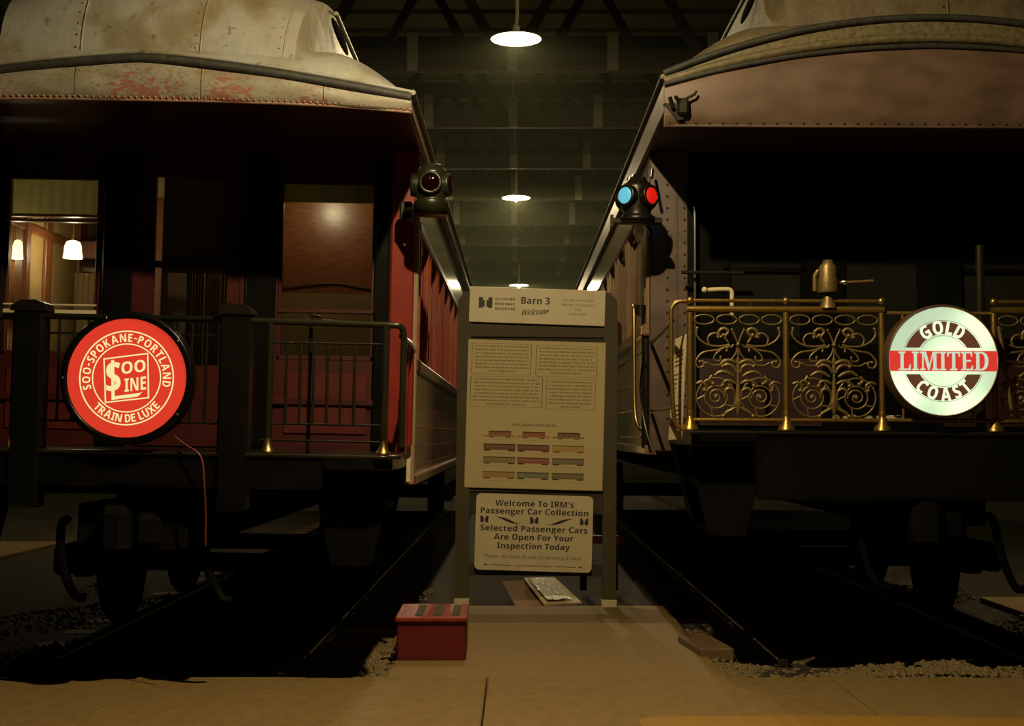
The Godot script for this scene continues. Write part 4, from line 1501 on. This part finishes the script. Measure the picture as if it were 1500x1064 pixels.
func build_notice() -> void:
	var base := Vector3(.15, 0, -11.2)
	var t := thing("notice_stand", "tall olive wooden notice stand between the two cars", "sign stand", Transform3D(Basis(Vector3.BACK, deg_to_rad(-.5)), base))
	var g := G.new()
	for e in [-.6, .6]:
		g = G.new()
		g.prism(PackedVector2Array([Vector2(e - .055, .06), Vector2(e + .055, .06), Vector2(e + .055, 2.5 if e > 0 else 2.57), Vector2(e + (.0 if e > 0 else .03), 2.57), Vector2(e - (.0 if e < 0 else .03), 2.57), Vector2(e - .055, 2.57 if e > 0 else 2.5)]), -.05, .02)
		obj("upright", g, M.board_frame, t)
		g = G.new()
		g.span(e - .062, e + .062, 0, .065, -.06, .03, .006)
		obj("post_block", g, M.post_foot, t)
	for y in [[2.2, 2.57], [.93, 1.0]]:
		g = G.new()
		g.span(-.55, .55, y[0], y[1], -.045, .0, .004)
		obj("cross_board", g, M.board_frame, t)
	g = G.new()
	g.span(-.55, .55, .98, 2.22, -.045, -.02)
	obj("backing", g, M.board_back, t)
	g = G.new()
	g.span(-.55, .55, .25, .35, -.045, -.015, .004)
	g.span(-.55, .55, .75, .93, -.045, -.015, .004)
	obj("lower_rail", g, M.board_back, t)
	# header
	var f := font(false, true)
	var fr := font(false, false)
	var h := thing("header_sign", "wide cream Barn 3 header board at the top of the stand", "sign", panel_frame(at(787, 449, 11.17), 2.0))
	g = G.new()
	g.box(Vector3.ZERO, Vector3(1.115, .292, .016), .003)
	obj("board", g, M.sign_white, h)
	g = G.new()
	write(g, "Barn 3", f, .056, Transform3D(Basis(), Vector3(-.015, .045, .0085)), .235)
	obj("title_lettering", g, M.ink, h)
	g = G.new()
	write(g, "Welcome", font(true, true), .048, Transform3D(Basis(Vector3(1, .1, 0), Vector3(.35, 1, 0), Vector3.BACK), Vector3(-.015, -.045, .0085)), .225)
	obj("script_lettering", g, M.ink, h)
	g = G.new()
	var ls := ["ILLINOIS", "RAILWAY", "MUSEUM"]
	for i in 3:
		write(g, ls[i], f, .02, Transform3D(Basis(), Vector3(-.265, .05 - .04 * i, .0085)), .16)
	obj("museum_lettering", g, M.ink, h)
	g = G.new()
	var rs := ["FOLLOW THE YELLOW", "ARROWS OR WALKWAYS", "FOR", "YOUR SAFETY"]
	for i in 4:
		write(g, rs[i], fr, .018, Transform3D(Basis(), Vector3(.335, .058 - .038 * i, .0085)), [.25, .28, .05, .15][i])
	obj("direction_lettering", g, M.ink_soft, h)
	g = G.new()
	logo(g, Vector2(-.425, .012), .112, .098, .0078)
	obj("emblem", g, M.ink, h)
	# poster
	var p := thing("poster", "large framed poster of text blocks and twelve small train pictures", "poster", panel_frame(at(784, 608, 11.17), 1.55))
	g = G.new()
	g.box(Vector3(0, 0, -.004), Vector3(1.13, 1.215, .012), .003)
	obj("frame_sheet", g, M.sign_edge, p)
	var pm := mat(Color.WHITE, .18)
	pm.albedo_texture = poster_texture()
	g = G.new()
	g.quad(Vector3(-.556, -.6, .0028), Vector3(.556, -.6, .0028), Vector3(.556, .6, .0028), Vector3(-.556, .6, .0028), Vector3.BACK)
	obj("printed_sheet", g, pm, p)
	var px := func(x: float, y: float) -> Vector2:
		return Vector2((x / 1024.0 - .5) * 1.112, (.5 - y / 1120.0) * 1.2)
	g = G.new()
	for b in [[22, 22, 450, 236], [506, 26, 462, 240], [18, 274, 544, 232], [590, 282, 372, 232]]:
		var c0: Vector2 = px.call(b[0] + b[2] * .5, b[1] + b[3] * .5)
		var o := rounded(b[2] / 1024.0 * 1.112, b[3] / 1120.0 * 1.2, .014)
		for i in o.size():
			var a := o[i]
			var d := o[(i + 1) % o.size()]
			var k := .983
			g.quad(Vector3(c0.x + a.x, c0.y + a.y, .0034), Vector3(c0.x + d.x, c0.y + d.y, .0034), Vector3(c0.x + d.x * k, c0.y + d.y * k + .0 , .0034), Vector3(c0.x + a.x * k, c0.y + a.y * k, .0034), Vector3.BACK)
	obj("text_border", g, M.ink_soft, p)
	g = G.new()
	write(g, "PULLMAN PROGRESS", font(true, true), .019, Transform3D(Basis(), Vector3(-.005, -.085, .0032)), .36)
	obj("poster_title", g, M.ink_soft, p)
	# welcome sign
	var w := thing("welcome_sign", "cream welcome sign with rounded corners hung low on the stand", "sign", panel_frame(at(782, 781, 11.15), 1.75))
	g = G.new()
	g.prism(rounded(.952, .618, .04), -.006, .004)
	obj("board", g, M.sign_white, w)
	g = G.new()
	var rows := [["Welcome To IRM's", .236, .64], ["Passenger Car Collection", .165, .875], ["Selected Passenger Cars", .025, .87], ["Are Open For Your", -.045, .645], ["Inspection Today", -.115, .59]]
	for r in rows:
		write(g, r[0], f, .046, Transform3D(Basis(), Vector3(0, r[1], .0045)), r[2])
	obj("main_lettering", g, M.ink, w)
	g = G.new()
	write(g, "Please -No Food, Drinks, Or Smoking In Cars.", fr, .026, Transform3D(Basis(), Vector3(0, -.2, .0045)), .79)
	obj("small_lettering", g, M.ink_soft, w)
	g = G.new()
	write(g, "ILLINOIS RAILWAY MUSEUM", f, .014, Transform3D(Basis(), Vector3(0, -.267, .0045)), .3)
	obj("foot_lettering", g, M.ink_red, w)
	g = G.new()
	for s in [-1.0, 1.0]:
		g.span(s * .18, s * .35, -.269, -.265, .004, .005)
		logo(g, Vector2(s * .385, -.267), .022, .016, .004)
		logo(g, Vector2(s * .405, .098), .066, .06, .004)
		for k in 3:
			var a := []
			for i in 13:
				var u := i / 12.0
				a.append(Vector2(s * (.3 - .17 * u + .022 * (1 - k)), .122 - .05 * smoothstep(0, 1, u) - .002 * k))
			for i in 12:
				var w0 := .0036 * sin(PI * i / 12.0) + .0006
				var w1 := .0036 * sin(PI * (i + 1) / 12.0) + .0006
				g.quad(Vector3(a[i].x, a[i].y - w0, .0048), Vector3(a[i + 1].x, a[i + 1].y - w1, .0048), Vector3(a[i + 1].x, a[i + 1].y + w1, .0048), Vector3(a[i].x, a[i].y + w0, .0048), Vector3.BACK)
	logo(g, Vector2(0, .098), .066, .06, .004)
	obj("ornament", g, M.ink, w)

func slab_between(g: G, a: Vector3, b: Vector3, c: Vector3, d: Vector3, thick: float) -> void:
	var n := (b - a).cross(d - a).normalized()
	if n.y < 0:
		n = -n
	var o := n * thick
	g.quad(a + o, b + o, c + o, d + o, n)
	g.quad(a, b, c, d, -n)
	g.quad(a, b, b + o, a + o)
	g.quad(b, c, c + o, b + o)
	g.quad(c, d, d + o, c + o)
	g.quad(d, a, a + o, d + o)

# ------------------------------------------------------------------ ground things
func build_ground_things() -> void:
	var g := G.new()
	# step box
	var b := thing("step_box", "small red wooden step box with three dark grip strips", "step box", Transform3D(Basis(Vector3.UP, deg_to_rad(1.0)), Vector3(-.53, .004, -8.54)))
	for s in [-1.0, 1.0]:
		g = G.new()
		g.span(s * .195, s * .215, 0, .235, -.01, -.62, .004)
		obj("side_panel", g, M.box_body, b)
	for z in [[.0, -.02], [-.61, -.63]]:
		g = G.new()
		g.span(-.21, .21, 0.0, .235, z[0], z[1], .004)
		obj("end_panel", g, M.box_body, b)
	g = G.new()
	g.span(-.225, .225, .235, .268, .025, -.65, .008)
	var lid := obj("lid", g, M.box_red, b)
	for k in 3:
		g = G.new()
		g.span(-.105 + .115 * k, -.055 + .115 * k, .268, .272, -.03, -.56, .001)
		obj("grip_strip", g, M.grip, lid)
	# cardboard and film-wrapped sheet behind the path
	var c := thing("cardboard_sheet", "flat brown cardboard sheet propped behind the path", "cardboard")
	g = G.new()
	slab_between(g, at(755, 889, 11.42), at(802, 888, 11.42), at(766, 851, 11.9), at(735, 853, 11.9), .006)
	obj("sheet", g, M.cardboard, c)
	var w := thing("wrapped_board", "board in crinkled shiny plastic film lying below the welcome sign", "board")
	g = G.new()
	slab_between(g, at(797, 888, 11.36), at(852, 885, 11.4), at(812, 848, 11.86), at(767, 849, 11.86), .015)
	obj("board", g, M.sign_edge, w)
	g = G.new()
	var up := Vector3(0, .017, .002)
	var fa := at(802, 883, 11.37) + up
	var fb := at(838, 881, 11.4) + up
	var fc := at(808, 850, 11.84) + up
	var fd := at(773, 851, 11.84) + up
	var film := []
	for i in 61:
		var line := PackedVector3Array()
		for k in 25:
			var e := fa.lerp(fb, k / 24.0).lerp(fd.lerp(fc, k / 24.0), i / 60.0)
			line.append(e + Vector3(0, .006 + .0035 * sin(i * .95 + sin(k * .5) * 1.6) + .002 * sin(k * 1.7 + i * .6), 0))
		film.append(line)
	g.grid(film)
	obj("plastic_film", g, M.film, w)
	# timber offcuts beside the path
	var tb := thing("timber_block", "short dark timber block against the edge of the concrete path", "wood block", Transform3D(Basis(Vector3.UP, .12), Vector3(1.2, 0, -9.0)))
	g = G.new()
	g.span(-.08, .14, -.03, .05, -.3, .3, .008)
	obj("block", g, M.timber, tb)
	var ch := thing("wood_chip", "thin pale wood scrap on the gravel beside the red step box", "wood scrap", Transform3D(Basis(Vector3.UP, .2), Vector3(-.8, .03, -8.62)))
	g = G.new()
	g.box(Vector3(0, .01, 0), Vector3(.11, .014, .05), .003)
	obj("chip", g, M.timber, ch)
	# low red barrier behind the stand
	var br := thing("barrier", "low barrier with a red painted top bar behind the stand", "barrier", Transform3D(Basis(), Vector3(.86, 0, -12.4)))
	g = G.new()
	g.prism(PackedVector2Array([Vector2(-.3, .42), Vector2(.06, .42), Vector2(.1, .455), Vector2(.06, .49), Vector2(-.3, .49)]), -.03, .03)
	obj("top_bar", g, M.box_red, br)
	for x in [-.26, .02]:
		g = G.new()
		g.span(x - .03, x + .03, 0, .42, -.03, .03, .005)
		obj("leg", g, M.black_rough, br)
	# cords
	var cd := thing("power_cord", "reddish power cord hanging from the glowing red sign", "cord")
	g = G.new()
	g.tube(spline([at(256, 640, 7.33), at(272, 652, 7.3), at(290, 664, 7.28), at(297, 680, 7.28), at(299, 710, 7.28), at(301, 745, 7.3), at(301, 800, 7.32)], 6), .006, 8)
	obj("cord", g, M.cord, cd)
	var ck := thing("black_cable", "thin black cable hanging down the side of the brown car", "cable")
	g = G.new()
	var xs := .835
	var pts := []
	for q in [[943, 515], [940, 545], [938, 570], [941, 600], [947, 632], [955, 655], [961, 667]]:
		pts.append(at(q[0], q[1], xs * 2000.0 / (q[0] - 757.0)))
	g.tube(spline(pts, 5), .007, 8)
	obj("cable", g, M.black, ck)
	# tall white information card on the brown car's platform corner
	var a4 := thing("information_card", "tall white printed card hanging at the brass railing corner", "card")
	g = G.new()
	var q0 := at(979, 645, 8.2)
	var q1 := at(999, 643, 8.0)
	var q2 := at(1006, 489, 8.0)
	var q3 := at(989, 497, 8.2)
	g.quad(q0, q1, q2, q3)
	g.quad(q0 + Vector3(.003, 0, -.003), q1 + Vector3(.003, 0, -.003), q2 + Vector3(.003, 0, -.003), q3 + Vector3(.003, 0, -.003))
	obj("card", g, M.sign_white, a4)
	g = G.new()
	for i in 17:
		var y0 := .14 + .044 * i
		if i in [4, 11]:
			continue
		var e0 := q3.lerp(q0, y0) + Vector3(-.002, 0, .002)
		var e1 := q2.lerp(q1, y0) + Vector3(-.002, 0, .002)
		var dn := (q0 - q3) * .013
		g.quad(e0.lerp(e1, .15), e0.lerp(e1, .8), e0.lerp(e1, .8) + dn, e0.lerp(e1, .15) + dn)
	obj("printed_lines", g, M.ink_soft, a4)

# ------------------------------------------------------------------ the barn
func build_barn() -> void:
	var g: G
	# concrete apron, slab by slab
	var fl := structure("floor")
	g = G.new()
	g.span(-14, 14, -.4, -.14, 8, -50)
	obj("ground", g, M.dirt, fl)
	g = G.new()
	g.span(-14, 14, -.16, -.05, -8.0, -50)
	obj("track_bed", g, M.dirt, fl)
	for i in range(-6, 7):
		for j in 4:
			g = G.new()
			var x0 := -.17 + 1.98 * i
			var z0 := -7.98 + 3.6 * j
			g.span(x0 + .004, x0 + 1.976, -.14, 0, z0 + .004, minf(z0 + 3.596, 7.9), .006)
			obj("slab", g, M.concrete, fl)
	# painted stripe at the edge of the frame
	g = G.new()
	var pl := PackedVector2Array()
	for p in [[.6, 6.8], [.66, 6.86], [.95, 6.885], [1.4, 6.905], [1.9, 6.89], [2.3, 6.84], [2.7, 6.8], [3.4, 6.76], [3.4, 6.3], [.6, 6.3]]:
		pl.append(Vector2(p[0], p[1]))
	g.prism(pl, 0.0, .0012, Transform3D(Basis(Vector3.RIGHT, -PI / 2), Vector3.ZERO))
	obj("painted_stripe", g, M.yellow, fl)
	# path between the cars
	var pa := structure("path")
	for k in [[-7.985, -9.1, -.755, 1.21], [-9.104, -10.4, -.755, 1.21], [-10.404, -11.26, -.755, 1.21]]:
		g = G.new()
		g.span(k[2], k[3], -.12, .002, k[0], k[1], .006)
		obj("path_slab", g, M.path, pa)
	g = G.new()
	g.span(4.0, 5.6, -.12, .0, -10.2, -11.9, .006)
	obj("side_path", g, M.path, pa)
	g = G.new()
	g.span(-7.2, -5.95, -.12, .0, -15.4, -18.0, .006)
	obj("side_path", g, M.path, pa)
	# rails and sleepers under each car
	for c in [[-2.117, "under the red car"], [2.42, "under the brown car"]]:
		var tr := thing("railway_track", "steel track on timber sleepers " + c[1], "railway track", Transform3D(Basis(), Vector3(c[0], 0, 0)))
		for s in [-1.0, 1.0]:
			g = G.new()
			g.span(s * .72, s * .79, -.05, .0, -8.6, -32.0, .01)
			g.span(s * .7, s * .81, -.06, -.045, -8.6, -32.0)
			obj("rail", g, M.rail_steel, tr)
		for k in 24:
			g = G.new()
			g.span(-1.2, 1.2, -.12, -.045, -8.8 - .6 * k, -9.02 - .6 * k, .01)
			obj("sleeper", g, M.timber, tr)
	# ballast
	var shape := G.new()
	var rows := []
	var r5 := RandomNumberGenerator.new()
	r5.seed = 5
	for i in 4:
		var line := PackedVector3Array()
		for k in 6:
			var w := TAU * k / 5.0
			var rr := sin(PI * (.08 + .28 * i)) * r5.randf_range(.8, 1.15)
			line.append(Vector3(cos(w) * rr, -cos(PI * (.08 + .28 * i)) * .75, sin(w) * rr))
		line[5] = line[0]
		rows.append(line)
	shape.grid(rows, true)
	var me := shape.mesh()
	me.surface_set_material(0, M.stone)
	var list := []
	rng.seed = 11
	while list.size() < 21000:
		var p := Vector3(rng.randf_range(-4.0, 4.1), 0, -rng.randf_range(8.0, 13.0))
		if rng.randf() < .5:
			p.z = -rng.randf_range(8.0, 9.0)
		if list.size() > 15000:
			p = Vector3(rng.randf_range(-1.3, -.76), 0, -rng.randf_range(8.0, 10.2)) if rng.randf() < .45 else Vector3(rng.randf_range(1.22, 3.0), 0, -rng.randf_range(8.0, 8.6))
		if p.x > -.77 and p.x < 1.23:
			continue
		var lift := .03 * sin(p.x * 3.1 + p.z * 2.3) - .035
		if p.z > -8.1:
			lift -= .02
		var s := rng.randf_range(.006, .017) * (2.0 if rng.randf() < .06 else 1.0)
		list.append(Transform3D(Basis.from_euler(Vector3(rng.randf() * 6, rng.randf() * 6, rng.randf() * 6)).scaled(Vector3.ONE * s), Vector3(p.x, lift, p.z)))
	var mm := MultiMesh.new()
	mm.transform_format = MultiMesh.TRANSFORM_3D
	mm.mesh = me
	mm.instance_count = list.size()
	for i in list.size():
		mm.set_instance_transform(i, list[i])
	var mi := MultiMeshInstance3D.new()
	mi.name = "gravel"
	mi.multimesh = mm
	add_child(mi)
	mi.set_meta("kind", "stuff")
	mi.set_meta("label", "loose grey-brown gravel beside the concrete path and under the cars")
	mi.set_meta("category", "gravel")
	# shell
	var ce := structure("ceiling")
	g = G.new()
	g.span(-14, 14, 7.4, 7.6, 8, -50)
	obj("roof_deck", g, M.roof_deck, ce)
	for i in 44:
		g = G.new()
		g.span(-13.9, 13.9, 7.34, 7.4, -10.0 - .9 * i, -10.14 - .9 * i, .004)
		obj("purlin", g, M.roof_deck, ce)
	for w in [["wall_left", -14.2, -14, 8, -50], ["wall_right", 14, 14.2, 8, -50], ["wall_back", -14, 14, -50, -50.2], ["wall_front", -14, 14, 8.0, 8.2]]:
		var s := structure(w[0])
		g = G.new()
		g.span(w[1], w[2], -.4, 7.6, w[3], w[4])
		obj("boarding", g, M.barn_wall, s)
	# roof trusses
	for k in 8:
		var z := -14.66 - 2.72 * k
		var tr := thing("roof_truss", ["first", "second", "third", "fourth", "fifth", "sixth", "seventh", "eighth"][k] + " dark timber roof truss behind the nearest pendant lamp", "truss", Transform3D(Basis(), Vector3(0, 5.34, z)), "timber trusses across the barn roof")
		g = G.new()
		g.span(-13.9, 13.9, .0, .24, -.05, .05, .006)
		obj("bottom_chord", g, M.truss, tr)
		g = G.new()
		g.span(-13.9, 13.9, 1.75, 1.99, -.05, .05, .006)
		obj("top_chord", g, M.truss, tr)
		for i in range(-6, 7):
			var x := -.045 + 1.085 * i
			g = G.new()
			g.span(x - .06, x + .06, .0 if i % 2 == 0 or k < 5 else .0, .42, .055, .075, .004)
			obj("splice_plate", g, M.truss_plate, tr)
			g = G.new()
			var up := Transform3D(Basis(Vector3.BACK, .5 * (1 if i % 2 else -1)), Vector3(x + .5, 1.0, 0))
			g.box(Vector3.ZERO, Vector3(.11, 1.95, .07), .005, up)
			obj("web_member", g, M.truss, tr)

func _ready() -> void:
	# camera, environment
	rng.seed = 4
	cam_basis = Basis.from_euler(Vector3(atan(105.0 / 2000.0), atan(7.0 / 2000.0), 0))
	var cam := Camera3D.new()
	cam.name = "camera"
	cam.fov = rad_to_deg(2.0 * atan(532.0 / 2000.0))
	cam.near = .05
	cam.far = 200.0
	add_child(cam)
	cam.transform = Transform3D(cam_basis, EYE)
	cam.current = true
	var env := Environment.new()
	env.background_mode = Environment.BG_COLOR
	env.background_color = Color(0, 0, 0)
	env.tonemap_mode = Environment.TONE_MAPPER_LINEAR
	env.tonemap_exposure = 1.0
	env.volumetric_fog_enabled = true
	env.volumetric_fog_density = 0.0
	env.sdfgi_enabled = true
	env.ssao_enabled = true
	env.ssil_enabled = true
	var we := WorldEnvironment.new()
	we.name = "environment"
	we.environment = env
	add_child(we)
	make_materials()
	# lamps of the barn: the one out of frame above the apron lights the car ends
	pendant(Vector3(0, 4.42, -5.5), 7.4, 16.0, "pendant lamp with shallow shade hanging over the concrete apron")
	pendant(at(756, 57, 12.0), 7.4, 4.5, "nearest lit pendant lamp hanging above the notice stand")
	pendant(at(756, 290, 21.4), 7.4, 9.0, "lit pendant lamp second along the row above the aisle")
	pendant(at(760, 418, 32.1), 7.4, 12.0, "lit pendant lamp far down the aisle just over the header sign")
	pendant(Vector3(-4.9, 4.67, -19.0), 7.4, 5.0, "pendant lamp over the side aisle beyond the red car")
	pendant(Vector3(4.95, 4.67, -13.0), 7.4, 6.0, "pendant lamp over the side aisle beyond the brown car")
	build_barn()
	build_left_car()
	build_right_car()
	build_red_sign()
	build_white_sign()
	build_markers()
	var inv := car_l.affine_inverse()
	cabin_lamp(inv * at(107, 366, 9.55), .11, "glowing bell-shaped glass lamp seen through the red car's window")
	cabin_lamp(inv * at(26, 366, 8.98), .03, "small glass lamp by the side wall inside the red car", .55)
	cabin_lamp(Vector3(.72, 3.06, -1.7), .05, "glass lamp close to the wooden bulkhead inside the red car")
	build_notice()
	build_ground_things()
	# dusty air under the barn roof down the aisle
	var haze := FogVolume.new()
	haze.name = "haze"
	haze.shape = RenderingServer.FOG_VOLUME_SHAPE_BOX
	haze.size = Vector3(27.8, 7.3, 37.5)
	haze.position = Vector3(0, 3.7, -30.4)
	var hm := FogMaterial.new()
	hm.density = .0042
	hm.albedo = Color(.9, .94, .76)
	haze.material = hm
	add_child(haze)
	haze.set_meta("kind", "stuff")
	haze.set_meta("label", "dusty greenish air under the barn roof between the cars")
	haze.set_meta("category", "haze")
